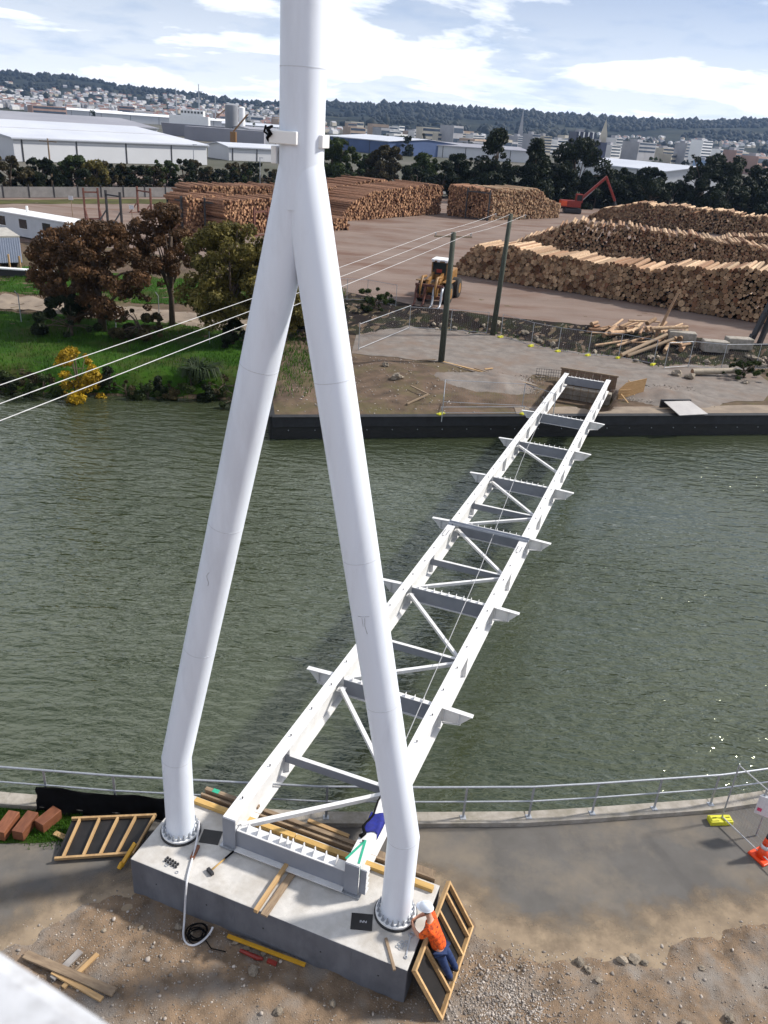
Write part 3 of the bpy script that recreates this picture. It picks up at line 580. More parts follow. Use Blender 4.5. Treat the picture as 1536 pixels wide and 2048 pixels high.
# planks on the dirt
plank('loose_plank', (-6.30,10.10,.14), (-4.37,9.50,.12), .17, .05, m_oldwood, 'long brown plank on the dirt with shorter pieces under it', 'plank')
plank('loose_plank', (-5.66,9.82,.10), (-4.56,9.37,.09), .10, .05, m_pine, 'narrow pale plank lying parallel in front of the long brown plank', 'plank')
plank('loose_plank', (-5.30,10.28,.10), (-5.62,9.70,.075), .13, .045, mat('grey_board', (.30,.28,.26), (.22,.20,.19), rough=.85, scale=4), 'short grey board crossing under the long brown plank', 'plank')
plank('loose_plank', (-4.95,10.25,.09), (-5.36,9.55,.07), .09, .045, m_pine, 'short pale board crossing beside the grey one under the long plank', 'plank')
plank('loose_plank', (-5.12,10.14,.075), (-5.30,9.82,.07), .05, .03, m_oldwood, 'thin offcut stick between the two crossing boards', 'plank')

# ------------------------------------------------------------------ formwork panels
def panel(name, F1, F2, B1, B2, fr, label, tw=.09, th=.05):
    F1, F2, B1, B2 = (Vector(q) for q in (F1, F2, B1, B2)); c = (F1+F2+B1+B2)/4; c.z = min(F1.z, B1.z)
    e = empty(name, c, 0, label, 'formwork'); F1, F2, B1, B2 = (q-c for q in (F1, F2, B1, B2))
    nn = (F2-F1).cross(B1-F1).normalized()
    if nn.z < 0: nn = -nn
    MB().plate([F1, F2, B2, B1], .018).build('black_ply_sheet', m_black, e)
    h = nn*(.009+tw/2)
    for i, (a, b_) in enumerate(((F1,F2),(B1,B2))): MB().beam(a+h, b_+h, th, tw, up=nn).build('rail', m_pine, e, bevel=.003)
    for a, b_ in fr:
        p = F1.lerp(F2, a)+h; q = B1.lerp(B2, b_)+h; d = (q-p).normalized()*(th/2+.001)
        MB().beam(p+d, q-d, th, tw, up=nn).build('stud', m_pine, e, bevel=.003)
    return e
panel('formwork_panel', BW(3.08,-6.77,1.03), BW(3.10,-4.62,1.03), BW(3.69,-6.79,.05), BW(3.71,-4.65,.05), [(q, q) for q in (.012,.27,.66,.87,.988)], 'timber-framed black formwork panel leaning on the right end of the plinth')
panel('formwork_panel', (-6.64,12.36,.06), (-4.98,12.66,.06), (-6.6,13.30,.26), (-4.75,13.58,.26), [(.10,.10),(.35,.33),(.56,.55),(.77,.76),(.985,.985)], 'timber-framed black formwork panel lying by the left end of the plinth')
plank('pine_offcut', (-6.95,13.10,.04), (-6.55,12.95,.04), .12, .045, m_pine, 'short pine offcut on the grass beside the lying formwork panel', 'timber')
ye = MB().beam((-5.17,12.30,.08), (-4.93,12.62,.45), .09, .05).tube([(-5.2,12.26,.06),(-5.15,12.34,.16)], .05, 8)
tag(ye.build('yellow_hand_tool', mat('level_yellow', (.6,.3,.02)), bevel=.004), 'small yellow tool propped on the left corner of the plinth', 'tool')
# ------------------------------------------------------------------ brown sleepers, cloth
for i, (a, b_, l) in enumerate((((-8.06,12.80),(-7.98,13.42),'end one farthest from the black sheet'), ((-7.66,12.84),(-7.56,13.45),'middle of the three'), ((-7.30,13.13),(-7.06,13.60),'turned askew next to the black sheet'))):
    plank('timber_block', (*a,.16), (*b_,.16), .27, .26, m_brownblk, 'brown timber block on the grass, '+l, 'timber block', bev=.012)
nx, nz = 40, 9; vs = []
for i in range(nx):
    for j in range(nz):
        u = i/(nx-1); x = -7.62+3.2*u; y = float(kerb_y(x))+.10-.18*(1-j/(nz-1))**2; zt = .66-.10*u+.03*math.sin(u*11)
        vs.append((x+.02*math.sin(j*1.7+i), y+.05*math.sin(u*23+j*.5)*(1.1-j/nz)-.01, .03+.10*(1-j/(nz-1))*0+(zt-.03)*j/(nz-1)+(.10 if j == 0 else 0)*0))
c_ = MB().add(vs, [(i*nz+j, (i+1)*nz+j, (i+1)*nz+j+1, i*nz+j+1) for i in range(nx-1) for j in range(nz-1)]).build('black_cloth', m_cloth, smooth=True)
so = c_.modifiers.new('s','SOLIDIFY'); so.thickness = .01
tag(c_, 'black geotextile sheet hung on the handrail behind the lying formwork panel', 'sheet')
# ------------------------------------------------------------------ handrail
hr = empty('handrail', (0.79, float(kerb_y(.79))+.18, .13), 0, 'grey galvanised two-rail handrail along the curving kerb', 'railing')
HO = Vector(hr.location)
pm = MB().box((0,0,.48), (.055,.012,.96)).box((0,.02,.48), (.012,.04,.96)).box((0,0,.006), (.14,.14,.012)).mesh('post', m_steel)
rx = [-40,-30,-22,-16,-12.2,-10.6,-9.,-7.42,-5.8,-4.2,-2.5,-.85,.79,2.43,4.04,5.64,7.25,8.76,10.3,11.9,13.4,15,20,26,33,40]
def kp(x, z): return Vector((x, float(kerb_y(x))+.18, z))
for x in rx: inst('post', pm, hr, kp(x,.13)-HO, (0,0,-math.atan2(-(float(kerb_y(x+.5))-float(kerb_y(x-.5))),1)))
fine = sorted(set(rx+[q/2 for q in range(-24,28)]))
MB().tube([kp(x,1.10)-HO for x in fine], .027, 8).build('top_rail', m_steel, hr, smooth=True)
MB().tube([kp(x,.64)-HO for x in fine], .021, 8).build('mid_rail', m_steel, hr, smooth=True)
# ------------------------------------------------------------------ temporary fence at the right: base block, panel, cone
fb_ = MB(); fb_.box((0,0,.065), (.58,.24,.13)).box((-.17,0,.14), (.20,.18,.035)).box((.17,0,.14), (.20,.18,.035))
fo = fb_.build('fence_block', m_yplas, None, (8.86,14.92,0), (0,0,.12), bevel=.02); tag(fo, 'yellow plastic foot block of the temporary fence by the kerb', 'fence block')
for x in (-.17,.17): MB().box((x,0,.1585), (.10,.02,.003)).build('slot', m_cloth, fo)
tf = empty('temporary_fence', (8.90,14.95,.14), 0, 'temporary wire fence panel running from the yellow block past the cone', 'fence')
a = Vector((0,0,0)); d = Vector((.50,-1.0,0)).normalized(); b_ = d*3.3
MB().tube([a-Vector((0,0,.12)), a+Vector((0,0,1.72))], .019, 8).build('post', m_steel, tf)
MB().tube([b_-Vector((0,0,.13)), b_+Vector((0,0,1.72))], .019, 8).build('post', m_steel, tf)
for z in (.02,1.68): MB().tube([a+Vector((0,0,z)), b_+Vector((0,0,z))], .016, 8).build('rail', m_wire, tf)
ms_ = MB()
for i in range(1,44): ms_.tube([a+d*(.075*i)+Vector((0,0,.03)), a+d*(.075*i)+Vector((0,0,1.67))], .0014, 3, cap=False)
for j in range(1,9): ms_.tube([a+Vector((0,0,.19*j)), b_+Vector((0,0,.19*j))], .0014, 3, cap=False)
tag(ms_.build('wire_mesh', m_steel, tf), kind='stuff')
cn = empty('traffic_cone', (9.52,13.92,0), .5, 'orange traffic cone with white bands and dark top by the fence', 'traffic cone')
MB().box((0,0,.03), (.46,.46,.06)).build('foot', m_orange, cn, bevel=.02)
MB().tube([(0,0,.06),(0,0,.32)], [.155,.112], 24).build('cone_body', m_orange, cn, smooth=True)
MB().tube([(0,0,.32),(0,0,.42)], [.113,.096], 24).build('reflective_band', m_refl, cn, smooth=True)
MB().tube([(0,0,.42),(0,0,.62)], [.096,.064], 24).build('cone_body', m_orange, cn, smooth=True)
MB().tube([(0,0,.62),(0,0,.78)], [.066,.045], 20).build('dark_sleeve', mat('navy_sleeve', (.012,.014,.03), rough=.8), cn, smooth=True)
sgn = empty('small_sign', (9.62,14.55,0), -.5, 'small white notice with a pink mark on the fence by the cone', 'sign')
MB().box((0,0,.95), (.42,.012,.55)).build('board', m_refl, sgn); MB().tube([(0,.02,0),(0,.02,1.2)], .02, 8).build('stake', m_steel, sgn)
MB().box((-.12,-.008,.82), (.10,.004,.10)).build('pink_mark', mat('pink_print', (.6,.06,.16), rough=.6), sgn)
# ------------------------------------------------------------------ worker
pe = empty('person', BW(3.72,-5.94,.16), RZ, 'worker in orange patterned shirt, blue jeans and white helmet gripping a mast bolt', 'person')
PO = Vector((3.72,-5.94,.16))
def skin(name, pts, edges, m, sub=2):
    """pts: list of (x,y,z,r); edges between indices"""
    me = bpy.data.meshes.new(name); me.from_pydata([Vector(p[:3])-PO for p in pts], edges, []); me.materials.append(m)
    o = bpy.data.objects.new(name, me); COL.objects.link(o); o.parent = pe
    md = o.modifiers.new('skin', 'SKIN'); md.use_smooth_shade = True; md.use_x_symmetry = False
    sv = me.skin_vertices[0].data
    for i, p in enumerate(pts):
        r = p[3]; sv[i].radius = (r, r) if not isinstance(r, tuple) else r
        sv[i].use_root = (i == 0)
    s_ = o.modifiers.new('sub', 'SUBSURF'); s_.levels = sub; s_.render_levels = sub
    return o
m_skin = mat('skin', (.48,.26,.17), (.42,.21,.14), rough=.55, scale=20)
m_shirt = mat('orange_shirt', (.80,.13,.012), (.68,.08,.01), rough=.85, scale=9, c3=(.12,.02,.01), s3=17.)
m_jean = mat('blue_denim', (.022,.045,.13), (.012,.025,.08), rough=.9, scale=14)
m_boot = mat('work_boot', (.05,.04,.035), (.03,.025,.02), rough=.8, scale=20)
B = [(3.38,-6.01,.97,.12),(3.29,-5.97,1.13,.115),(3.20,-5.93,1.29,.125),(3.12,-5.89,1.43,.07),(3.07,-5.87,1.50,.055),(3.03,-5.855,1.56,.085),(3.00,-5.845,1.65,.092),(2.985,-5.84,1.71,.06),
     (3.15,-6.09,1.36,.062),(3.02,-6.16,1.19,.050),(2.885,-6.04,1.155,.036),(2.815,-5.955,1.15,.030),
     (3.09,-5.71,1.39,.062),(2.98,-5.64,1.23,.050),(2.87,-5.72,1.19,.036),(2.815,-5.785,1.175,.030),
     (3.42,-6.10,.90,.085),(3.56,-6.08,.56,.060),(3.70,-6.06,.28,.042),
     (3.41,-5.93,.90,.085),(3.60,-5.87,.57,.060),(3.74,-5.83,.28,.042),
     (2.97,-5.835,1.575,.03)]
E_ = [(0,1),(1,2),(2,3),(3,4),(4,5),(5,6),(6,7),(2,8),(8,9),(9,10),(10,11),(2,12),(12,13),(13,14),(14,15),(0,16),(16,17),(17,18),(0,19),(19,20),(20,21),(5,22)]
# hands: palm plus five curled fingers each, closing on the anchor bolt
def hand(w, dirv, side):
    p0 = Vector(B[w][:3]); d = Vector(dirv).normalized(); s_ = Vector(side).normalized(); dn = Vector((0,0,-1))
    B.append((*(p0+d*.055), .026)); pi = len(B)-1; E_.append((w, pi))
    for k, (off, ln) in enumerate(((-.030,.040),(-.010,.048),(.010,.046),(.030,.036))):
        q = p0+d*.085+s_*off; B.append((*q, .0095)); E_.append((pi, len(B)-1))
        B.append((*(q+d*ln*.5+dn*.012), .009)); E_.append((len(B)-2, len(B)-1)); B.append((*(q+d*ln*.62+dn*.038), .008)); E_.append((len(B)-2, len(B)-1))
    q = p0+d*.03-s_*.035; B.append((*q, .011)); E_.append((pi, len(B)-1)); B.append((*(q+d*.03-s_*.012+dn*.016), .0095)); E_.append((len(B)-2, len(B)-1))
hand(11, (-.45,.85,-.1), (0,.2,1)); hand(15, (-.55,-.75,-.15), (0,.2,1))
body = skin('body', B, E_, m_skin)
sh = [(3.40,-6.015,.90,.150),(3.36,-6.00,1.0,.165),(3.29,-5.97,1.13,.160),(3.20,-5.93,1.29,.165),(3.135,-5.895,1.41,.095),
      (3.15,-6.09,1.36,.084),(3.07,-6.14,1.25,.075),(3.01,-6.155,1.185,.062),(3.09,-5.71,1.39,.084),(3.02,-5.66,1.30,.075),(2.97,-5.645,1.23,.062)]
skin('shirt', sh, [(0,1),(1,2),(2,3),(3,4),(3,5),(5,6),(6,7),(3,8),(8,9),(9,10)], m_shirt)
tr = [(3.385,-6.012,.965,.135),(3.425,-6.105,.88,.112),(3.49,-6.09,.73,.095),(3.56,-6.08,.56,.080),(3.64,-6.07,.40,.070),(3.70,-6.06,.27,.066),
      (3.415,-5.925,.88,.112),(3.51,-5.895,.73,.095),(3.60,-5.87,.57,.080),(3.68,-5.85,.40,.070),(3.74,-5.83,.27,.066)]
skin('jeans', tr, [(0,1),(1,2),(2,3),(3,4),(4,5),(0,6),(6,7),(7,8),(8,9),(9,10)], m_jean)
for (x, y) in ((3.71,-6.055),(3.75,-5.825)):
    skin('boot', [(x+.05,y,.235,.048),(x-.02,y,.225,.052),(x-.12,y,.215,.045),(x-.17,y,.208,.032),(x+.01,y,.30,.056)], [(0,1),(1,2),(2,3),(1,4)], m_boot)
# hair and helmet
hv = MB(); hn, hm2 = 10, 24; c = Vector((3.0,-5.845,1.645))-PO; up = Vector((-.12,.04,1)).normalized(); fx = Vector((-1,.1,-.12)).normalized(); fx = (fx-up*fx.dot(up)).normalized(); fy = up.cross(fx)
vs = []; fs = []
for i in range(hn+1):
    a = math.pi/2*i/hn
    for j in range(hm2):
        p = 2*math.pi*j/hm2; r_ = math.cos(a); ridge = .008*max(0, math.cos(2*p))**4*math.sin(a)
        vs.append(c+(fx*math.cos(p)*.140+fy*math.sin(p)*.118)*r_+up*(.125*math.sin(a)+ridge))
for i in range(hn):
    for j in range(hm2): fs.append((i*hm2+j, i*hm2+(j+1) % hm2, (i+1)*hm2+(j+1) % hm2, (i+1)*hm2+j))
m_helm = mat('helmet_shell', (.72,.76,.82), (.68,.72,.78), rough=.3, scale=3)
he = MB().add(vs, fs).build('helmet', m_helm, pe, smooth=True)
bv = []; bf = []
for j in range(hm2):
    p = 2*math.pi*j/hm2; ext = .012+.05*max(0, math.cos(p))**2
    for r_, z_ in ((1,.004),(1,-.004)): bv.append(c+fx*math.cos(p)*.140+fy*math.sin(p)*.118+up*z_)
    for z_ in (-.004,-.012): bv.append(c+fx*math.cos(p)*(.140+ext)+fy*math.sin(p)*(.118+ext*.7)+up*z_)
for j in range(hm2):
    a = j*4; b2 = ((j+1) % hm2)*4; bf += [(a,a+2,b2+2,b2), (a+2,a+3,b2+3,b2+2), (a+3,a+1,b2+1,b2+3)]
MB().add(bv, bf).build('brim', m_helm, he, smooth=True)
hv = MB()
for i in range(26):
    p = math.pi*.55+math.pi*.9*i/25; q = c+fx*math.cos(p)*.098+fy*math.sin(p)*.092
    hv.tube([q+up*.0, q-up*.05, q*1.0-up*.085+fx*.008], [.016,.015,.006], 5)
hv.build('hair', mat('dark_hair', (.035,.022,.015), rough=.7, scale=30), pe, smooth=True)
# face: eyes, nose ridge, ears
for s in (-1,1):
    MB().tube([c+fx*.082+fy*.032*s-up*.035, c+fx*.092+fy*.032*s-up*.035], .010, 8).build('eye', m_glass, pe)
    MB().tube([c+fy*.088*s-up*.03, c+fy*.094*s-up*.055-fx*.005, c+fy*.088*s-up*.075], [.014,.017,.009], 6).build('ear', m_skin, pe, smooth=True)
MB().tube([c+fx*.085-up*.04, c+fx*.108-up*.07, c+fx*.088-up*.078], [.010,.014,.008], 8).build('nose', m_skin, pe, smooth=True)
MB().tube([c+fx*.086+fy*-.022-up*.105, c+fx*.092-up*.104, c+fx*.086+fy*.022-up*.105], .006, 6).build('mouth', mat('lips', (.35,.13,.10), rough=.5), pe, smooth=True)
# ------------------------------------------------------------------ far bank: abutment
ab = empty('bridge_abutment', BW(0,38.3,-.9), RZ, 'unfinished far abutment of dark boards and rebar behind the bridge end', 'abutment')
AO = Vector((0,38.3,-.9))
def A(o, t, z): return Vector((o,t,z))-AO
MB().box(A(0,38.1,-.55), (3.5,.55,.78)).build('seat_block', m_concf, ab)
for i in range(7): MB().box(A(-1.62+i*.54,38.75,-.02), (.52,.03,1.9)).build('board', m_oldwood, ab)
MB().box(A(0,38.69,.88), (3.9,.09,.10)).build('top_rail', m_oldwood, ab)
rb = MB().tube([(0,0,0),(0,0,1.75)], .012, 5).mesh('rebar', m_rust)
for i in range(15): inst('rebar', rb, ab, A(-1.7+i*.245,38.52,-.9))
for z in (-.5,-.1,.25,.55,.8): MB().tube([A(-1.85,38.50,z), A(1.85,38.50,z)], .012, 5).build('rebar', m_rust, ab)
for i in range(6): MB().tube([A(-1.25+i*.5,37.75,-.95), A(-1.25+i*.5,37.72,.02)], .02, 5).build('rebar', m_oldwood, ab)
for z in (-.25,-.6): MB().tube([A(-1.6,37.72,z), A(1.6,37.72,z)], .018, 5).build('rebar', m_oldwood, ab)
# mesh wing to the left
wg = empty('rebar_mesh', BW(-2.6,38.7,0), RZ, 'sheet of dark reinforcing mesh standing left of the far abutment', 'rebar mesh')
for i in range(12): MB().tube([(-.9+.16*i,.05*i-.3,-.1), (-.9+.16*i,.05*i-.3,.68)], .012, 4).build('bar', m_dsteel, wg)
for j in range(4): MB().tube([(-.95,-.32,.05+.2*j), (.95,.28,.05+.2*j)], .012, 4).build('bar', m_dsteel, wg)
# plywood shutter with props, right of the abutment
ps = empty('plywood_shutter', BW(2.35,37.6,0), RZ, 'tan plywood shutter with timber props right of the far abutment', 'formwork')
_u = lambda s, z: (-.1+1.45*s, -.9+1.3*s, z)
MB().plate([_u(0,-.3), _u(1,-.12), _u(1.05,1.25), _u(.25,1.02), _u(0,.6)], .025).build('sheet', m_plywood, ps)
for i in range(5): MB().beam((-.05,-1.0,-.2+.19*i), (.62,-.40,-.2+.19*i), .05, .07).build('waler', m_pine, ps)
for a, b_ in (((.08,-.9,.30),(.65,-1.5,-.03)), ((.2,.2,.6),(1.15,-.2,-.02)), ((.25,.9,.8),(1.6,.75,-.02))): MB().beam(a, b_, .06, .05).build('prop', m_pine, ps)
MB().box((-.12,-1.0,-.15), (.09,.09,.9)).build('post', m_oldwood, ps)
# pale sheet lying on boxes by the wall
sh_ = empty('cover_sheet', (18.5,48.9,0), .23, 'pale grey sheet lying tilted on a dark frame on the wall edge', 'cover')
MB().plate([(-1.05,-1.0,.16),(1.05,-.75,.16),(.75,1.0,.44),(-1.15,.85,.44)], .04).build('sheet', mat('pale_sheet', (.42,.40,.38), (.36,.34,.33), rough=.6, scale=2), sh_)
MB().box((-.2,1.05,.26), (2.1,.12,.52)).build('rear_frame', m_dsteel, sh_)
MB().box((0,-.7,.06), (1.6,.1,.12)).build('bearer', m_dsteel, sh_)
# timbers by the first pole
plank('long_timber', (3.2,56.75,.10), (8.9,52.6,.10), .14, .07, m_pine, 'long thin pale timber on the gravel running from the pole foot', 'timber')
plank('long_timber', (5.6,55.2,.17), (9.6,51.95,.11), .11, .06, m_oldwood, 'second long timber half lying over the pale one on the gravel', 'timber')
plank('short_timber', (6.3,55.2,.16), (6.9,55.7,.12), .12, .06, m_pine, 'short pale offcut across the two long timbers', 'timber')
plank('short_timber', (1.6,56.2,.16), (2.9,57.0,.12), .10, .06, m_oldwood, 'short stick lying left of the green pole foot', 'timber')
plank('bent_timber', (.9,46.0,.18), (2.2,48.0,.26), .11, .08, m_oldwood, 'brown stick on the earth bank above the river wall', 'timber')
plank('bent_timber', (2.2,48.0,.26), (1.1,49.2,.36), .10, .07, m_oldwood, 'broken end piece of the stick on the earth bank', 'timber')
# gravel heap beside the timbers
def heap(name, c, rx_, ry_, h, m, label, n=26, cat='heap'):
    vs = []; fs = []
    for i in range(n+1):
        for j in range(n+1):
            u = 2*i/n-1; v = 2*j/n-1; x = c[0]+u*rx_; y = c[1]+v*ry_; d = math.sqrt(u*u+v*v)
            z = h*max(0, 1-d)**.9*(.7+.6*mnoise.noise(Vector((x*.8,y*.8,0))))
            vs.append((x, y, float(gfar(x,y))+z-.03))
    fs = [(i*(n+1)+j, (i+1)*(n+1)+j, (i+1)*(n+1)+j+1, i*(n+1)+j+1) for i in range(n) for j in range(n)]
    return tag(MB().add(vs, fs).build(name, m, smooth=True), label, cat)
heap('gravel_heap', (6.2,52.4), 3.6, 2.6, .8, m_gravel, 'low heap of grey gravel below the long timbers')
heap('gravel_heap', (18.2,52.2), 3.8, 2.4, .7, m_gravel, 'low heap of grey gravel right of the plywood shutter')
# ------------------------------------------------------------------ temporary fences on the far bank
blk = MB().box((0,0,.07), (.55,.24,.14)).box((0,0,.15), (.4,.16,.03)).mesh('fence_block', m_yplas)
def tfence(pts, label, blocks=True, h=1.9, mesh_=True, lab2=None, z0=None):
    e = empty('wire_fence', (pts[0][0], pts[0][1], float(gfar(*pts[0]))), 0, label, 'fence'); o0 = Vector(e.location)
    P = [Vector((x, y, float(gfar(x,y))+.03)) for x, y in pts]
    for i, p in enumerate(P):
        MB().tube([p-o0, p-o0+Vector((0,0,h))], .028, 6).build('post', m_steel, e)
        if blocks and i % 1 == 0:
            tag(inst('fence_block', blk, None, (p.x,p.y,p.z-.03), (0,0,.9)), lab2 or 'yellow foot block of the wire fence along the gravel pad', 'fence block', 'yellow fence blocks on the far bank')
    for p, q in zip(P[:-1], P[1:]):
        for z in (.12,h-.02): MB().tube([p-o0+Vector((0,0,z)), q-o0+Vector((0,0,z))], .018, 5).build('rail', m_steel, e)
        if mesh_:
            ms_ = MB(); n_ = int((q-p).length/.16)
            for k_ in range(1, n_):
                w_ = p.lerp(q, k_/n_)-o0; ms_.tube([w_+Vector((0,0,.13)), w_+Vector((0,0,h-.03))], .0022, 3, cap=False)
            tag(ms_.build('wire_mesh', m_steel, e), kind='stuff')
    return e
tfence([(8.5,66.0),(10.7,63.7),(12.7,62.8),(14.9,62.0),(17.2,61.7),(19.6,60.6)], 'temporary wire fence on yellow blocks between gravel pad and dark spoil')
tfence([(-2.74,58.5),(.97,66.6)], 'galvanised tube gate with mesh panel left of the log loader', False, 1.95)
tfence([(.97,66.7),(4.4,66.9),(7.4,66.6)], 'wire fence strung behind the first green pole', False, 1.8)
tfence([(20.1,59.4),(22.2,60.4),(24.7,60.4),(27.6,61.2),(31,62)], 'old chain wire fence in front of the pale concrete blocks', False, 2.0)
tfence([(-6.5,72.5),(-4.7,73.0),(-2.9,73.4),(-.3,72.4)], 'chain wire fence at the weedy yard edge behind the tube gate', False, 1.9)
gt = tfence([(2.9,43.75),(3.1,46.9),(8.0,47.6),(9.6,45.9)], 'low wire enclosure standing on the river wall beside the bridge', False, 1.5)
tfence([(2.9,45.0),(7.9,46.2)], 'fallen wire panel behind the river wall with yellow blocks', True, .5, False, 'yellow fence block on the ground behind the river wall')
# cranked posts of the left boundary fence
for i, (x, y) in enumerate(((-28,59.3),(-20.5,58.1),(-18.7,62.9),(-34,60.5),(-13.5,57.4),(-9.2,55.2))):
    z = float(gfar(x,y)); MB_ = MB().tube([(0,0,-.1),(0,0,2.0),(-.12,-.22,2.35)], .035, 6)
    tag(MB_.build('fence_post', m_steel, None, (x,y,z)), 'grey steel fence post with cranked top on the grass bank', 'fence post', 'cranked posts along the grass bank')
# ------------------------------------------------------------------ power poles and wires
def pole(name, x, y, z, h, lean, label, arms=True):
    e = empty(name, (x,y,z), 0, label, 'power pole')
    MB().tube([(0,0,-.3),(lean*.5,0,h*.5),(lean,0,h)], [.23,.20,.17], 12).build('shaft', m_pole, e, smooth=True)
    ar = MB().beam((lean-1.28,-.45,h-.28), (lean+1.28,.45,h-.28), .10, .11).build('crossarm', m_oldwood, e)
    for k_ in (-1.2,-.05,1.2):
        MB().tube([(lean+k_,k_*.35,h-.23),(lean+k_,k_*.35,h-.03)], [.03,.05], 8).build('insulator', m_steel, ar)
    return [Vector((x+lean+k_, y+k_*.35, z+h-.03)) for k_ in (-1.2,-.05,1.2)]
a1 = pole('power_pole', 3.3,56.7,0,8.9,0.,'green treated power pole with crossarm, standing on the gravel by long timbers')
a2 = pole('power_pole', 7.9,66.6,.1,9.4,.26,'leaning green power pole behind the wire fence, beside the log stack')
MB_ = MB().beam((-1.0,0,8.2), (1.0,0,8.2), .09, .10)
a3 = [Vector((-11.9,15.2,8.45)), Vector((-11.1,14.2,8.45)), Vector((-10.6,13.0,8.45))]
far_ = [Vector((27,150,9)), Vector((28,151,9)), Vector((29,152,9))]
def sagwire(p, q, sag, label):
    pts = [p.lerp(q, i/16)-Vector((0,0,sag*4*(i/16)*(1-i/16))) for i in range(17)]
    return tag(MB().tube(pts, .011, 5, cap=False).build('power_line', mat('bright_wire', (.60,.60,.60), rough=.45, scale=3)), label, 'wire', 'power lines to the green poles')
for i in range(3):
    q = a3[i]; d = (q-a1[i]); sagwire(a1[i], a1[i]+d*1.6, .25, 'thin pale power line running from the near green pole out over the water')
    sagwire(a1[i], a2[i], .12, 'thin pale power line strung between the two green poles')
# the next pole of the line stands beyond the left of the frame
e_ = a1[1]+(a3[1]-a1[1])*1.6
pole('power_pole', e_.x, e_.y, -.2, e_.z+.25, 0., 'green power pole on the near shore where the lines over the water end')
# ------------------------------------------------------------------ log stacks
def pack(poly_h, x0, x1, rmin, rmax, seed, it=50):
    """round log ends relaxed into the area under a height profile"""
    rs = np.random.RandomState(seed); area = 0; xs = np.linspace(x0, x1, 60); hs = np.array([poly_h(q) for q in xs]); area = np.trapezoid(hs, xs) if hasattr(np,'trapezoid') else np.trapz(hs, xs)
    rad = []; a = 0
    while a < area*.86:
        r_ = rmin+(rmax-rmin)*rs.beta(1.6,2.6); rad.append(r_); a += math.pi*r_*r_
    rad = np.array(rad); n_ = len(rad); X = rs.uniform(x0, x1, n_); H = np.interp(X, xs, hs); Z = rs.uniform(0,1,n_)*H
    for k_ in range(it):
        dx = X[:,None]-X[None]; dz = Z[:,None]-Z[None]; d = np.sqrt(dx*dx+dz*dz)+1e-6; ov = np.maximum(0, rad[:,None]+rad[None]-d); np.fill_diagonal(ov, 0)
        X += (dx/d*ov).sum(1)*.36; Z += (dz/d*ov).sum(1)*.36
        X = np.clip(X, x0+rad*.5, x1-rad*.5); H = np.interp(X, xs, hs); Z = np.clip(Z, rad, np.maximum(rad, H-rad*.6+.10*np.sin(X*3)))
    return X, Z, rad
def logmesh(rad, ln, seed, n=10):
    rs = random.Random(seed); pts = [(0,-ln/2,0),(rs.uniform(-.03,.03),0,rs.uniform(-.03,.03)),(0,ln/2,0)]
    return MB().tube(pts, [rad,rad*.97,rad*.9], n, 0, True, 0., 1)
def log_stack(name, p0, p1, hfun, ln, rmin, rmax, seed, label, nobj=0, mats=None, z0=.8, nside=9, obj_from='hi', rows=1):
    p0 = Vector((*p0, z0)); p1 = Vector((*p1, z0)); d = p1-p0; L_ = d.length; d.normalize(); e = empty(name, (p0+p1)/2, math.atan2(d.y, d.x), label, 'log stack', 'stacks of cut logs in the yard')
    mats = mats or [m_bark, m_end]; X, Z, Rr = pack(hfun, 0, L_, rmin, rmax, seed); rs = random.Random(seed); X = X-L_/2
    order = np.argsort(X)[::-1] if obj_from == 'hi' else np.arange(len(X)); var = [logmesh(1., ln, i, nside).mesh('log', mats, True) for i in range(4)]
    for v_ in var: v_.set_sharp_from_angle(angle=R(50))
    rest = MB()
    for q, i in enumerate(order):
        y = ln/2+rs.gauss(0,.16); rz = rs.gauss(0,.012)
        if q < nobj: inst('log', var[rs.randrange(4)], e, (X[i],y,Z[i]), (0,rs.uniform(0,6),rz), (Rr[i],1+rs.uniform(-.05,.05),Rr[i]))
        else:
            # at these sizes one straight length of log is enough
            rest.tube([(X[i],y-ln/2,Z[i]),(X[i]+rs.gauss(0,.12),y+ln/2,Z[i]+rs.gauss(0,.06))], [Rr[i],Rr[i]*.92], 8, 0, True, rs.random(), 1)
    if rest.v: tag(rest.build('packed_logs', mats, e, auto=50), kind='stuff')
    return e
hA = lambda x: float(np.interp(x, [0,2.5,6,12,20,28,36,50,62], [.4,3.4,3.6,3.3,3.4,4.4,4.9,5.0,5.0]))+.18*math.sin(x*1.1)
log_stack('log_stack', (5.6,91.8), (56,62.9), hA, 6.0, .12,.33, 1, 'long stack of thick pale logs nearest the wire fence and yard track', 300)
hB = lambda x: float(np.interp(x, [0,3,8,12,20,32,60], [.3,2.0,4.4,4.6,4.2,3.5,3.6]))+.15*math.sin(x*.9)
log_stack('log_stack', (14.6,116.2), (68,103), hB, 6.0, .13,.28, 2, 'humped log stack behind the long front one, its left end sloping down', 0)
hC = lambda x: float(np.interp(x, [0,3,9,20,40,70], [.4,2.4,4.0,4.3,3.6,3.2]))+.15*math.sin(x*.8)
log_stack('log_stack', (36.5,172), (92,143), hC, 6.0, .14,.26, 3, 'rear log stack below the dark trees and the red excavator', 0)
hD = lambda x: float(np.interp(x, [0,4,12,40], [.4,2.4,3.2,3.2]))
log_stack('log_stack', (46,132), (84,119), hD, 6.0, .14,.26, 4, 'low log stack between the humped stack and the rear stack', 0)
h3 = lambda x: float(np.interp(x, [0,2,8,26,28.5], [.3,2.6,4.3,5.3,5.1]))
M2 = [m_bark2, m_end2]
log_stack('log_stack', (-10.2,135.5), (6.5,160.5), h3, 7.5, .13,.22, 5, 'tall stack of thin reddish logs sloping down beside the mast leg', 0, M2)
h3b = lambda x: float(np.interp(x, [0,3,20,24], [.5,3.0,4.8,4.6]))
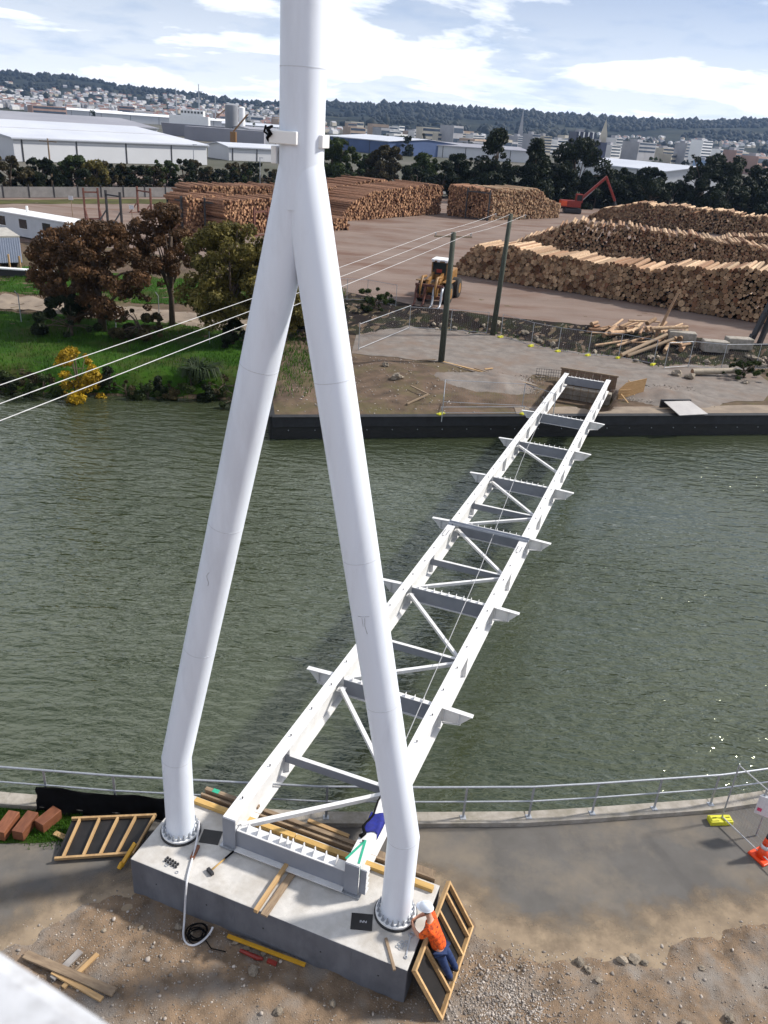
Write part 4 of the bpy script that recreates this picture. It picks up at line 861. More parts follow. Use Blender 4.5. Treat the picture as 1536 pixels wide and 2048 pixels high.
log_stack('log_stack', (-18,151), (-4,171), h3b, 7.5, .13,.22, 8, 'partly hidden thin-log stack behind the tall sloping one', 0, M2)
h3c = lambda x: float(np.interp(x, [0,1.5,4], [.3,1.6,1.8]))
log_stack('log_stack', (-11.5,121.5), (-8.3,124.5), h3c, 5., .13,.22, 9, 'small low heap of logs just beside the mast leg', 0, M2)
h4 = lambda x: float(np.interp(x, [0,2,14,17,21.5], [5.2,5.4,5.3,3.6,2.6]))
log_stack('log_stack', (15.2,155), (30.3,170.2), h4, 6., .13,.21, 6, 'tall block of thin tan logs in the middle of the yard', 0)
log_stack('log_stack', (7.6,158.8), (14.6,154.6), lambda x: 5.3, 6., .13,.21, 7, 'dark end bay of logs beside the tall tan block', 0, M2)
h1 = lambda x: 4.5+.2*math.sin(x*2)
log_stack('log_stack', (-27.6,107.2), (-22.8,114.8), h1, 3.9, .12,.21, 10, 'orange-ended log stack between steel stanchions behind the russet tree', 0, M2)
log_stack('log_stack', (-22.9,107.6), (-15.2,121), lambda x: 4.4, 3.9, .12,.21, 11, 'second orange-ended log stack beside the stanchions, behind the olive tree', 0, M2)
log_stack('log_stack', (-31.5,124), (-13,141), lambda x: 4.6, 5, .13,.22, 12, 'log stack behind the stanchion bays and below the parked cars', 0, M2)
# steel stanchion frames holding stacks
def bookend(x, y, rz, h, w, m, label, feet=True, group=None):
    e = empty('steel_bookend', (x,y,.8), rz, label, 'bookend', group)
    for s in (-1,1):
        MB().box((s*w/2,0,h/2), (.22,.24,h)).build('post', m, e)
        if feet: MB().beam((s*w/2,0,h*.42), (s*w/2-.0,-1.5,.1), .14, .14).build('brace', m, e); MB().box((s*w/2,-.7,.06), (.2,1.8,.12)).build('foot', m, e)
    MB().box((0,0,h-.55), (w-.23,.16,.20)).build('cross_bar', m, e); MB().box((0,0,.16), (w-.23,.16,.16)).build('cross_bar', m, e)
bookend(-42.7,115.3,.6,4.1,1.9,m_rust,'rust-red steel log bookend frame, left one of the empty bays')
bookend(-38.9,113.0,-.55,4.1,2.8,m_dsteel,'dark steel log bookend frame between two red ones')
bookend(-39.0,126.8,-.6,3.7,3.0,m_rust,'rust-red steel log bookend frame nearest the log stacks')
bookend(-29.5,108.5,-.75,4.6,3.2,m_dsteel,'dark stanchion frame at the front of the orange-ended stack',False)
bookend(-24.4,108.4,.05,4.5,2.4,m_dsteel,'dark stanchion frame on the second orange-ended stack',False)
bookend(-18.9,111.2,1.0,3.6,2.6,m_rust,'low rusty stanchion frame against the log ends behind the olive tree',False)
bookend(12.8,154.7,-.5,5.2,4.4,m_dsteel,'dark stanchion frame closing the tall tan log block',False)
rs_ = empty('steel_bookend', (29.4,66.6,.7), .2, 'black steel log bookend leaning at the end of the front stack', 'bookend')
for s in (-.5,.5): MB().beam((s*.9,0,0), (s*.4+1.6,.6,5.2), .34, .34).build('post', m_dsteel, rs_)
MB().beam((-.45,0,.9), (-1.1,-.6,0), .22, .22).build('brace', m_dsteel, rs_); MB().box((.3,0,.08), (2.6,.4,.16)).build('foot', m_dsteel, rs_)
MB().beam((.3,.2,2.6), (1.3,.25,2.6), .25, .25).build('cross_bar', m_dsteel, rs_)
# debris heap of broken logs
random.seed(11)
for i in range(46):
    big_ = i % 5 == 0; x = random.uniform(16.6,24.2); y = random.uniform(64.8,69.8); g_ = float(gfar(x,y)); ln = random.uniform(1.2,3.4); a = random.uniform(.2,1.2); el = random.uniform(-.12,.18); r_ = random.uniform(.07,.2)
    lift = max(0, 1-((x-21)**2/9+(y-67)**2/5))*random.uniform(.1,1.3)
    d = Vector((math.cos(a)*math.cos(el), math.sin(a)*math.cos(el), math.sin(el)))*ln/2; c = Vector((x,y,g_+r_+lift+abs(d.z)*.7))
    o = MB().tube([-d,d], [r_,r_*.85], 8, 0, True, 0, 1).build('broken_log', [m_bark,m_end], None, c, auto=50)
    tag(o, 'broken log in the untidy heap between the fence and the front stack', 'log', 'broken logs in the debris heap')
o = MB().tube([(-.6,-.4,-2.2),(.9,.5,2.0)], [.15,.10], 8, 0, True, 0, 1).build('broken_log', [m_bark,m_end], None, (21.6,66.6,2.5), auto=50); tag(o, 'broken log standing steeply up out of the debris heap', 'log')
for i, (a, b_) in enumerate((((17.4,61.8,.25),(21.8,65.6,1.3)), ((17.9,61.9,.2),(22.2,65.0,1.1)))):
    a = Vector(a); b_ = Vector(b_); o = MB().tube([(a-b_)/2,(b_-a)/2], [.16,.13], 8, 0, True, 0, 1).build('leaning_trunk', [m_oldwood,m_end], None, (a+b_)/2, auto=50); tag(o, ('upper grey trunk leaning from the fence up onto the debris heap','lower grey trunk leaning from the fence up onto the debris heap')[i], 'log')
o = MB().tube([(-1.7,-.35,0),(1.7,.35,.15)], [.24,.2], 10, 0, True, 0, 1).build('driftwood_log', [mat('silver_wood', (.34,.29,.22), (.24,.20,.15), scale=4),m_end], None, (23.5,58.6,.25), auto=50); tag(o, 'pale silvery log lying on the bank right of the gravel pad', 'log')
for i, (x, y, w, t_) in enumerate(((23.3,66.4,2.2,'beside the debris heap'),(25.6,64.9,2.0,'middle one of three'),(27.7,65.6,2.1,'next to the black bookend'))):
    tag(MB().box((0,0,.42), (w,1.0,.9)).build('concrete_block', m_concf, None, (x,y,float(gfar(x,y))), (0,0,-.15+.1*i), bevel=.08), 'pale concrete block in the spoil behind the wire fence, '+t_, 'concrete block')
# boulders
def rock(name, x, y, z, s, seed, label, group=None, m=None, flat_=.65, me_only=False):
    bm = bmesh.new(); bmesh.ops.create_icosphere(bm, subdivisions=2, radius=1); rr = random.Random(seed); off = Vector((rr.random()*50, rr.random()*50, 0))
    for v in bm.verts: v.co *= .75+.5*mnoise.noise(v.co*1.3+off); v.co.z *= flat_
    me = bpy.data.meshes.new(name); bm.to_mesh(me); bm.free(); me.materials.append(m or m_rock)
    o = inst(name, me, None, (x,y,z+s*.28), (0,0,rr.random()*6), (s,s*rr.uniform(.7,1),s)); return tag(o, label, 'rock', group)
random.seed(5)
for i in range(26):
    x = random.uniform(3,30); y = float(fence_y(x))+random.uniform(.2,2.6); rock('boulder', x, y, float(gfar(x,y)), random.uniform(.2,.5), 100+i, 'grey boulder in the dark spoil along the wire fence', 'boulders along the far wire fence')
for i, (x, y) in enumerate(((-4.1,45.2),(.2,51),(20.6,58),(21.4,57.4),(25.4,57.2),(28,57.8),(-.6,54))): rock('boulder', x, y, float(gfar(x,y)), random.uniform(.3,.6), 200+i, 'stray boulder on the far bank between river wall and fence', 'stray boulders on the far bank')
# ------------------------------------------------------------------ machines
def wheel(parent, c, r_, w, ax='x'):
    d = Vector((w/2,0,0)) if ax == 'x' else Vector((0,w/2,0)); c = Vector(c)
    wh = MB().tube([c-d, c-d*.8, c+d*.8, c+d], [r_*.86,r_,r_,r_*.86], 22).build('wheel', m_rubber, parent, auto=30)
    MB().tube([c-d*1.04, c+d*1.04], r_*.5, 16).build('rim', m_yel if r_ > .6 else m_steel, wh, auto=30)
    return wh
ld = empty('log_loader', (3.6,76.4,.72), -.28, 'yellow wheeled log loader with its grapple lowered behind the green pole', 'loader')
for x in (-1.15,1.15):
    for y in (-1.6,2.0): wheel(ld, (x,y,.95), .95, .75)
MB().box((0,.4,1.35), (1.5,5.2,.8)).build('chassis', m_yel, ld, bevel=.08)
MB().box((0,2.3,2.1), (1.7,2.2,1.0)).build('engine_cover', m_yel, ld, bevel=.12)
for s in (-1,1):
    MB().box((s*1.2,-1.6,2.0), (.85,1.9,.10)).build('mudguard', m_yel, ld, bevel=.03)
cbn = MB().box((.1,-.2,2.75), (1.5,1.5,1.7)).build('cab', m_yel, ld, bevel=.08)
MB().box((.1,-.965,2.95), (1.25,.04,1.05)).build('windscreen', m_glass, cbn); MB().box((.1,-.99,2.75), (.5,.03,.3)).build('red_sticker', m_red, cbn)
for s in (-1,1): MB().box((.1+s*.765,-.2,2.95), (.04,1.2,1.0)).build('side_window', m_glass, cbn)
MB().box((.1,-.2,3.68), (1.6,1.7,.14)).build('roof', m_white, cbn, bevel=.03)
for x in (-.5,.0,.7): MB().box((x,-1.1,3.62), (.22,.14,.18)).build('work_lamp', m_refl, cbn)
for s in (-1,1):
    MB().beam((s*.45,-.9,2.4), (s*.50,-2.6,1.9), .26, .45).build('lift_arm', m_yel, ld, bevel=.04)
    MB().beam((s*.50,-2.55,1.95), (s*.55,-3.3,.75), .24, .36).build('lift_arm', m_yel, ld, bevel=.04)
MB().box((-.1,-3.3,1.75), (2.6,.22,.22)).build('grapple_frame', m_rust, ld); MB().box((-.1,-3.25,.75), (2.5,.22,.30)).build('grapple_frame', m_rust, ld)
for x in (-1.25,-.45,.35,1.1): MB().tube([(x,-3.25,1.75),(x,-3.55,1.2),(x,-3.6,.6),(x,-3.9,.15),(x,-4.6,.08)], [.13,.12,.11,.10,.05], 6).build('tine', m_rust if x < 0 else m_steel, ld, smooth=True)
for x in (-.75,.6): MB().tube([(x,-2.3,2.4),(x,-3.5,2.5),(x,-4.1,1.7),(x,-4.0,.8)], [.12,.13,.11,.05], 6).build('top_clamp', m_yel, ld, smooth=True)
ex = empty('excavator', (35.4,184,.8), 0., 'red log-handling excavator with raised bent boom under the dark trees', 'excavator')
MB().box((0,0,.55), (3.6,3.0,1.0)).build('tracks', m_dsteel, ex, bevel=.2)
MB().box((-.6,0,1.9), (4.2,2.7,1.3)).build('body', m_red, ex, bevel=.1); MB().box((-2.1,-.02,1.95), (1.3,2.76,1.0)).build('counterweight', mat('orange_paint', (.75,.10,.03), rough=.5), ex, bevel=.1)
xc = MB().box((1.0,-.7,3.1), (1.5,1.2,1.7)).build('cab', m_red, ex, bevel=.08); MB().box((1.0,-1.32,3.2), (1.1,.04,1.1)).build('window', m_glass, xc)
MB().beam((1.0,.4,2.3), (6.3,.5,7.6), .5, .75, up=(0,1,0)).build('boom', m_red, ex, bevel=.05); MB().beam((6.1,.5,7.7), (8.9,.6,3.0), .45, .55, up=(0,1,0)).build('stick', m_red, ex, bevel=.05)
MB().beam((2.0,.8,2.6), (4.2,.8,5.0), .2, .2, up=(0,1,0)).build('ram', m_steel, ex); MB().tube([(8.9,.6,3.0),(9.1,.6,2.2),(8.6,.6,1.6)], [.2,.35,.1], 8).build('grapple', m_dsteel, ex)
def car(x, y, rz, col, label):
    e = empty('parked_car', (x,y,.885), rz, label, 'car')
    prof = [(-2.1,.3),(-2.15,.75),(-1.5,.88),(-.9,1.42),(.7,1.44),(1.4,.95),(2.1,.85),(2.15,.3)]
    v = [(px, s*.86*(1 if pz < 1 else .82), pz) for s in (-1,1) for px, pz in prof]; n = len(prof)
    MB().add(v, [tuple(range(n)), tuple(range(2*n-1,n-1,-1))]+[(i, n+i, n+(i+1) % n, (i+1) % n) for i in range(n)]).build('body', mat('car_'+label[:9], col, rough=.25, scale=3), e, bevel=.04)
    MB().box((-.1,0,1.17), (1.9,1.52,.36)).build('windows', m_glass, e)
    for px in (-1.35,1.35):
        for s in (-1,1): wheel(e, (px,s*.8,.32), .32, .2, 'y')
car(-42,184.5,.8,(.10,.11,.13),'dark grey car parked by the hedge beside a white one'); car(-38.8,187,.8,(.75,.75,.77),'white car parked beside the dark grey car'); car(-28,198,.8,(.14,.15,.17),'dark car parked apart, in front of the white notice board')
# ------------------------------------------------------------------ cabin, container, tank, blue machine, sign posts
cb_ = empty('site_cabin', (-41.5,95.2,.8), -.52, 'long white portable cabin with dark windows behind the container', 'cabin')
m_cab = mat('cabin_wall', (.50,.52,.55), (.44,.46,.49), rough=.5, scale=1)
MB().box((0,0,1.35), (13,2.9,2.3)).build('wall', m_cab, cb_); MB().box((0,0,2.56), (13.2,3.1,.12)).build('roof', m_white, cb_); MB().tube([(-2.2,.3,2.6),(-2.2,.3,3.3)], .14, 10).build('vent_pipe', m_white, cb_)
for x in (-4.6,-.8,3.2): w_ = MB().box((x,-1.46,1.6), (1.3,.05,1.0)).build('window', m_glass, cb_); MB().box((x,-1.49,1.08), (1.4,.08,.06)).build('sill', m_white, cb_).parent = w_
for x in (-6,-2,2,6): MB().box((x,0,.1), (.3,2.6,.2)).build('pad', m_dsteel, cb_)
MB().box((7.6,.2,1.2), (1.9,2.4,.12)).build('porch_roof', m_white, cb_); MB().box((7.6,.2,.55), (1.7,2.2,1.1)).build('porch', m_cab, cb_)
ct = empty('shipping_container', (-39.2,80.8,.8), -.95, 'blue shipping container with a pale corrugated end near the grass', 'container')
m_cblue = mat('container_blue', (.045,.085,.16), (.03,.055,.11), rough=.6, scale=2); m_cend = mat('container_pale', (.42,.46,.56), (.36,.40,.50), rough=.55, scale=2)
MB().box((0,0,1.25), (5.9,2.4,2.3)).build('body', m_cblue, ct); MB().box((0,0,2.47), (6.06,2.5,.14)).build('roof', mat('container_roof', (.40,.38,.34), (.30,.28,.25), rough=.8, scale=2), ct)
rib_ = MB().box((0,0,0), (.05,.08,2.3)).mesh('rib', m_cend); MB().box((2.965,0,1.25), (.03,2.4,2.3)).build('end_panel', m_cend, ct)
for i in range(12): inst('rib', rib_, ct, (3.0,-1.12+i*.205,1.25))
ribs = MB().box((0,0,0), (.12,.05,2.2)).mesh('rib', m_cblue)
for i in range(20): inst('rib', ribs, ct, (-2.75+i*.29,-1.22,1.25))
MB().box((0,0,.05), (5.9,2.3,.1)).build('base_rail', m_dsteel, ct)
tag(MB().tube([(0,0,0),(0,0,2.6),(0,0,2.75)], [1.15,1.15,.4], 20).build('water_tank', m_cloth, None, (-53.2,106.5,.8), auto=30), 'black round water tank behind the left end of the white cabin', 'tank')
bmch = empty('blue_machine', (-55.0,104.0,.8), .3, 'dark blue truck-like machine with a white top beside the black tank', 'machine')
m_bl = mat('machine_blue', (.03,.04,.20), (.02,.03,.12), rough=.5, scale=2)
MB().box((0,0,1.9), (3.2,2.6,2.0)).build('body', m_bl, bmch, bevel=.1); MB().box((1.2,0,3.3), (1.6,2.0,1.3)).build('cab', mat('pale_grey', (.34,.33,.35), rough=.6), bmch, bevel=.1); MB().box((-1.0,0,3.9), (1.0,1.2,2.0)).build('stack_box', m_dsteel, bmch); MB().tube([(-.2,0,2.8),(-.2,0,6.2)], .2, 8).build('mast_pipe', m_dsteel, bmch)
for x in (-1.1,1.1):
    for y in (-1.1,1.1): wheel(bmch, (x,y,.5), .5, .35, 'y')
for x, y, l in ((-45.8,116.2,'small white square sign on a thin post left of the red bookends'),(-35.6,110.2,'pale small sign on a thin post right of the bookends')):
    e = empty('yard_sign', (x,y,.8), 0, l, 'sign'); MB().tube([(0,0,0),(0,0,2.4)], .05, 6).build('post', m_oldwood, e); MB().box((0,-.07,2.55), (.6,.05,.5)).build('board', m_refl, e)
e = empty('white_topped_wall', (-36,74.6,float(gfar(-36,74.6))), .02, 'low dark wall with a bright white top at the grass edge below the container', 'wall'); MB().box((0,0,.3), (9,.25,.62)).build('panel', m_dsteel, e); MB().box((0,0,.66), (9,.7,.10)).build('white_top', m_white, e)
for i, (x, y) in enumerate(((-38.4,78.4),(-36.6,76.6),(-35.6,76.6))): tag(MB().box((0,0,.7), (.14,.14,1.5)).build('grass_stake', m_pine, None, (x,y,float(gfar(x,y)))), 'short pale timber stake in the grass before the container', 'stake', 'stakes in the grass before the container')
# roadside fence
rf = empty('roadside_fence', (-75,122.5,.8), 0, 'long grey boarded fence with posts along the road below the hedge', 'fence')
m_rf = mat('weathered_grey_boards', (.20,.19,.185), (.15,.145,.14), rough=.9, scale=1.2, rnd=.12); fd = Vector((1,1.0,0)).normalized()
pan = MB().box((0,0,.9), (3.9,.06,1.6)).mesh('panel', m_rf); pst = MB().box((0,0,1.0), (.16,.2,2.0)).mesh('post', m_dsteel); ang = math.atan2(fd.y, fd.x)
for i in range(-4,24): inst('panel', pan, rf, fd*(4.06*i+2.03), (0,0,ang)); inst('post', pst, rf, fd*(4.06*i), (0,0,ang))
# ------------------------------------------------------------------ trees
def leaves(cent, rad, n, size, rs, squash=1.):
    """n leaf-clump quads in lumpy shells round the given centres (arrays)"""
    k_ = rs.choice(len(cent), n, p=(rad**2)/np.sum(rad**2)); d = rs.normal(size=(n,3)); d /= np.linalg.norm(d, axis=1)[:,None]
    r_ = rad[k_]*(.55+.5*rs.uniform(0,1,n)**.6); P = cent[k_]+d*r_[:,None]*np.array([1,1,squash])
    nn = d+rs.normal(size=(n,3))*.7; nn /= np.linalg.norm(nn, axis=1)[:,None]; a = np.cross(nn, rs.normal(size=(n,3))); a /= np.linalg.norm(a, axis=1)[:,None]; b_ = np.cross(nn, a)
    s_ = (size*rs.uniform(.6,1.4,n))[:,None]; v = np.stack([P-a*s_, P-b_*s_*.5, P+a*s_, P+b_*s_*.5], 1).reshape(-1,3)
    return v, np.arange(4*n).reshape(-1,4)
def tree(name, x, y, z, h, w, label, lm, n=5000, size=.25, seed=0, trunk=.3, base=.3, shape='round', group=None, cat='tree', blobs=26, d=None):
    rs = np.random.RandomState(seed); d = d or w; e = empty(name, (x,y,z), 0, label, cat, group)
    C = []; Rr = []
    for i in range(blobs):
        u = rs.uniform(0,1)
        if shape == 'cone': zz_ = base+(1-base)*u**1.2; rr = (1-(zz_-base)/(1-base))*.9+.1
        elif shape == 'bush': zz_ = rs.uniform(.06,.93); rr = math.sqrt(max(.05, 1-(zz_-.30)**2/.46))
        else: zz_ = base+(1-base)*rs.beta(1.6,1.3); q = (zz_-base)/(1-base); rr = .95*math.sin(math.pi*min(.97, .12+q*.86))**.7
        a = rs.uniform(0,6.283); rad_ = rr*math.sqrt(rs.uniform(0,1)); br_ = (.06+.16*rs.uniform()**1.5)*min(w,h)*(1.1-.35*zz_)*(26/blobs)**.36
        rad_ *= rs.uniform(.85,1.18); C.append((rad_*math.cos(a)*(w/2-br_*.6), rad_*math.sin(a)*(d/2-br_*.6), min(zz_*h, h-br_*.8))); Rr.append(br_)
    C = np.array(C); Rr = np.array(Rr); v, f = leaves(C, Rr, n, size, rs, .8)
    v[:,2] = np.maximum(v[:,2], .02)
    inst('crown', npmesh('crown', v, f, lm), e)
    t_ = MB(); top = C[np.argmax(C[:,2])]
    t_.tube([(0,0,-.2),(top[0]*.15,top[1]*.15,h*.3),(top[0]*.5,top[1]*.5,h*.62),tuple(top)], [trunk,trunk*.75,trunk*.4,.03], 7)
    for i in range(0, len(C), max(1, len(C)//9)):
        s0 = Vector((top[0]*.1, top[1]*.1, h*rs.uniform(.15,.42))); t_.tube([s0, s0.lerp(Vector(C[i]),.5)+Vector((0,0,.04*h)), C[i]], [trunk*.42,trunk*.26,.02], 5)
    t_.build('trunk', m_trunk, e, smooth=True); return e
G = lambda x, y: float(gfar(x,y))
tree('bank_tree', -21.6,58.5,.25,7.6,9.5,'spreading russet-brown tree on the grass bank, largest of the left group',l_brown,21000,.13,1,.32,.10,d=7,blobs=130)
tree('bank_tree', -17.3,61.5,.3,8.6,6.2,'upright russet tree with bare curved trunk beside the spreading one',l_brown,11000,.13,2,.25,.42,d=6,blobs=70)
tree('bank_tree', -25.8,62.5,.3,6.4,6.4,'low dark reddish bush tree at the left end of the group',l_brown,9500,.13,3,.2,.05,d=5,blobs=70)
tree('bank_tree', -12.0,57.6,.25,8.2,8.4,'olive-yellow tree close behind the left mast leg',l_olive,22000,.13,4,.3,.16,d=7,blobs=130)
tree('bank_tree', -8.4,59.5,.25,8.4,6.6,'dark olive tree mostly hidden by the mast leg',l_olive,16000,.13,5,.3,.06,blobs=50)
tree('bank_shrub', -23.2,56.6,.2,2.6,5.5,'dark twiggy shrub below the russet tree',l_dark,6500,.12,6,.12,.1,'bush',cat='shrub')
tree('bank_shrub', -18.4,57.2,.2,2.0,4.5,'second dark shrub at the feet of the russet trees',l_bronze,4500,.12,13,.12,.1,'bush',cat='shrub')
tree('bank_shrub', -10.5,57.0,.1,2.0,4.2,'shady green shrub beside the left mast leg',l_dark,4500,.13,7,.12,.1,'bush',cat='shrub')
tree('bank_shrub', -6.2,62.5,.3,3.0,4.4,'dark shrub seen between the mast legs',l_dark,5000,.14,8,.12,.1,'bush',cat='shrub')
tree('bank_shrub', -2.0,72.0,.5,1.6,5.5,'low green weeds clump behind the tube gate',l_green,4500,.12,9,.08,.1,'bush',cat='shrub')
tree('bank_shrub', 25.8,58.6,.05,1.3,3.4,'low green shrub right of the silvery log',l_green,3500,.1,10,.08,.1,'bush',cat='shrub')
tree('bank_shrub', 30.5,60.5,.1,1.2,4.,'low green weeds at the fence before the black bookend',l_green,3500,.1,12,.08,.1,'bush',cat='shrub')
tree('wattle_bush', -19.3,47.3,G(-19.3,47.3)+.0,3.5,3.2,'bright yellow flowering wattle bush at the water edge',l_yell,2600,.11,11,.1,.1,'bush',cat='shrub')
# flax: long blades arching from the base
fx_ = MB(); random.seed(4)
for i in range(150):
    a = random.uniform(0,6.283); l = random.uniform(.9,1.7); w_ = .05; dv = Vector((math.cos(a), math.sin(a), 0)); sd2 = Vector((-dv.y, dv.x, 0))*w_; b0 = dv*random.uniform(.05,.3)
    P = [b0, b0+dv*l*.35+Vector((0,0,l*.6)), b0+dv*l*.8+Vector((0,0,l*.65)), b0+dv*l*1.05+Vector((0,0,l*.25))]
    fx_.add([P[0]-sd2,P[0]+sd2,P[1]-sd2,P[1]+sd2,P[2]-sd2*.8,P[2]+sd2*.8,P[3]], [(0,1,3,2),(2,3,5,4),(4,5,6)])
tag(fx_.build('flax_plant', l_flax, None, (-12.4,49.6,G(-12.4,49.6))), 'dark green flax clump with arching blades on the grass bank', 'plant')
random.seed(9)
for i in range(20):
    x = -27+i*.95+random.uniform(-.4,.4); x = min(x, -8.4); y = float(shore_y(x))+random.uniform(.5,1.3)
    if abs(x+19.3) < 1.2: continue
    tree('bank_shrub', x, y, G(x,y), random.uniform(.9,1.7), random.uniform(1.8,3.2), 'low tangled shrub hanging over the water edge of the grass bank', [l_green,l_dark,l_bronze][i % 3], 1400, .09, 20+i, .05, .1, 'bush', 'low shrubs along the water edge', 'shrub', 12)
# hedge trees along the road
random.seed(21); hl = ['dark green hedge tree beyond the roadside fence','bronze-leaved hedge tree beyond the roadside fence','mid green hedge tree beyond the roadside fence']
for i in range(38):
    x = -92+i*2.15+random.uniform(-.8,.8); y = 146+(x+75)*1.12+random.uniform(-2,4); h = random.uniform(3.4,5.6); kd = (0,1,2,0,1,0)[i % 6]
    tree('hedge_tree', x, y, .75, h, random.uniform(7.5,11), hl[kd], [l_dark,l_bronze,l_green][kd], 4200, .27, 40+i, .2, .0, 'bush', 'hedge trees along the road', blobs=34)
tree('hedge_tree', -58,160,.75,5.2,5,'yellowish bush in the hedge beside the roadside pole',l_olive,2400,.28,70,.15,.06,blobs=14)
# big dark trees behind the yard: (x, y, height, width, kind)
big_ = [(19,192,15.4,15,'cone','tall dark conifer-like tree rising behind the tall tan log block'),(28,196,14.0,14,'cone','dark conifer next to the tallest one behind the log block'),(40,205,15.4,17,'round','broad dark tree standing left of the excavator boom'),(72,212,13.8,21,'round','round dark gum tree with open crown right of the white shed'),(84,222,13.4,18,'round','second dark gum tree right of the white shed'),(96,206,14,22,'round','large dark gum tree before the white office tower'),(108,212,13.4,20,'round','dark gum tree at the end of the row beyond the rear stack'),(59,216,9.6,10,'round','thin grey-green gum in front of the white shed wall'),(12,205,9.6,10,'round','dark rounded tree left of the conifers'),(4,212,9.2,9,'round','olive-dark tree behind the gap between the log stacks'),(-6,214,10.2,10,'round','bare-branched dark tree behind the sloping log stack'),(-17,200,11.5,12,'round','green tree right of the mast collar behind the stacks'),(-24,212,10.5,11,'round','green tree hidden partly by the mast'),(-10,222,8,12,'round','low brown-green thicket tree behind the stacks'),(50,208,9.2,11,'round','dark tree below the excavator boom'),(112,220,12,14,'round','dark gum tree beyond the row end'),(33,201,11,12,'round','dark spreading tree behind the excavator body')]
for i, (x, y, h, w, sh_, lb) in enumerate(big_):
    lm = l_dark if not (-30 < x < 6) else (l_green if i % 2 else l_bronze)
    tree('yard_tree', x, y, .75, h, w, lb, lm, 13000, .34, 100+i, .4, .0, sh_ if sh_ == 'cone' else 'bush', None, blobs=70)
for i, x in enumerate(range(2,124,6)): tree('yard_shrub', x, 196+(x-8)*.12+(i % 3)*3, .75, 6.8+(i*37 % 10)*.2, 11, 'dark undergrowth bush along the back of the log yard', l_dark, 3200, .34, 140+i, .2, .04, 'bush', 'undergrowth along the back of the yard', 'shrub', 14)
# roadside pole and lamp posts
e = empty('roadside_pole', (-65.5,158,.8), 0, 'wooden power pole with crossarm rising from the roadside hedge', 'power pole'); MB().tube([(0,0,0),(0,0,8.2)], [.2,.14], 8).build('shaft', m_oldwood, e); MB().box((0,0,7.7), (3.2,.14,.16)).build('crossarm', m_oldwood, e)
for i, (x, y, h) in enumerate(((-46,186,8),(-32.5,190,6.2),(-27.5,191,6.2))): e = empty('lamp_post', (x,y,.8), 0, ('grey lamp post by the parked cars','thin pale post right of the parked cars','thin pale post nearest the mast beyond the logs')[i], 'post'); MB().tube([(0,0,0),(0,0,h)], [.12,.08], 8).build('shaft', m_steel, e); MB().box((.3,0,h), (.9,.25,.12)).build('lamp_head', m_steel, e)
e = empty('notice_board', (-24.5,196,.8), .1, 'white notice board standing beyond the logs beside the mast', 'sign'); MB().box((0,0,1.9), (2.2,.08,1.3)).build('board', m_refl, e); MB().box((-.8,.06,.9), (.1,.1,1.8)).build('post', m_steel, e); MB().box((.8,.06,.9), (.1,.1,1.8)).build('post', m_steel, e)
# ------------------------------------------------------------------ large sheds
def shed(name, A_, B_, depth, eave, ridge, label, wallm, roofm, posts=0, rows=0):
    A_ = Vector((*A_,.8)); B_ = Vector((*B_,.8)); d = (B_-A_).normalized(); n_ = Vector((-d.y, d.x, 0)); L_ = (B_-A_).length; e = empty(name, A_, math.atan2(d.y, d.x), label, 'warehouse')
    h = eave-.8; r_ = ridge-.8
    w_ = MB().add([(0,0,0),(L_,0,0),(L_,depth,0),(0,depth,0),(0,0,h),(L_,0,h),(L_,depth,h),(0,depth,h),(0,depth/2,r_),(L_,depth/2,r_)], [(0,1,5,4),(1,2,6,9,5),(2,3,7,6),(3,0,4,8,7)]).build('wall', wallm, e)
    rf_ = MB()
    for y0, y1 in ((-.5,depth/2),(depth+.5,depth/2)):
        z0 = h-.0+.02-(r_-h)*(.5/(depth/2)); rf_.add([(-.6,y0,z0),(L_+.6,y0,z0),(L_+.6,y1,r_+.02),(-.6,y1,r_+.02),(-.6,y0,z0+.25),(L_+.6,y0,z0+.25),(L_+.6,y1,r_+.27),(-.6,y1,r_+.27)], [(0,1,5,4),(4,5,6,7),(1,2,6,5),(0,4,7,3),(0,3,2,1)])
    ro = rf_.build('roof', roofm, e)
    for i in range(rows): MB().box((L_/2, depth/2*(i+1)/(rows+1)-.2, h+(r_-h)*(i+1)/(rows+1)+.33), (L_,.25,.12)).build('roof_seam', wallm, ro)
    for i in range(posts): MB().box((L_*(i+.15)/posts,-.06,h/2), (.35,.12,h)).build('downpipe', m_dsteel, w_)
    MB().box((L_/2,-.62,h-.12), (L_+1.2,.18,.22)).build('gutter', m_steel, ro)
    return e
m_wh = mat('shed_wall', (.52,.53,.55), (.48,.49,.51), rough=.6, scale=.1); m_rfw = mat('shed_roof', (.50,.52,.57), (.43,.45,.50), rough=.5, scale=.06); m_rfd = mat('dark_shed_roof', (.26,.26,.29), (.21,.21,.24), rough=.6, scale=.05); m_rfb = mat('blue_shed_wall', (.06,.10,.22), rough=.6, scale=.1)
shed('warehouse', (-99.5,218.7), (-61.2,263.8), 78, 6.2, 9.3, 'long white warehouse with pale roof behind the roadside hedge', m_wh, m_rfw, 4, 1)
shed('warehouse', (-215,330), (-118,410), 90, 7, 9.6, 'dark grey roofed warehouse behind the long white one', m_wh, m_rfd, 6)
shed('warehouse', (62,330), (84,288), 30, 7.5, 9.4, 'white gabled shed seen between the dark trees', m_wh, m_rfw, 3)
shed('warehouse', (-50,520), (-12,480), 60, 7.5, 9.5, 'blue-walled shed with pale roof right of the mast', m_rfb, m_rfw, 3)
shed('warehouse', (-10,500), (70,520), 40, 7, 8.5, 'long low grey shed behind the yard trees', m_wh, m_rfd, 6)
shed('warehouse', (-320,900), (-190,960), 60, 8, 10, 'long white harbour shed below the left hillside', m_wh, m_white, 5)
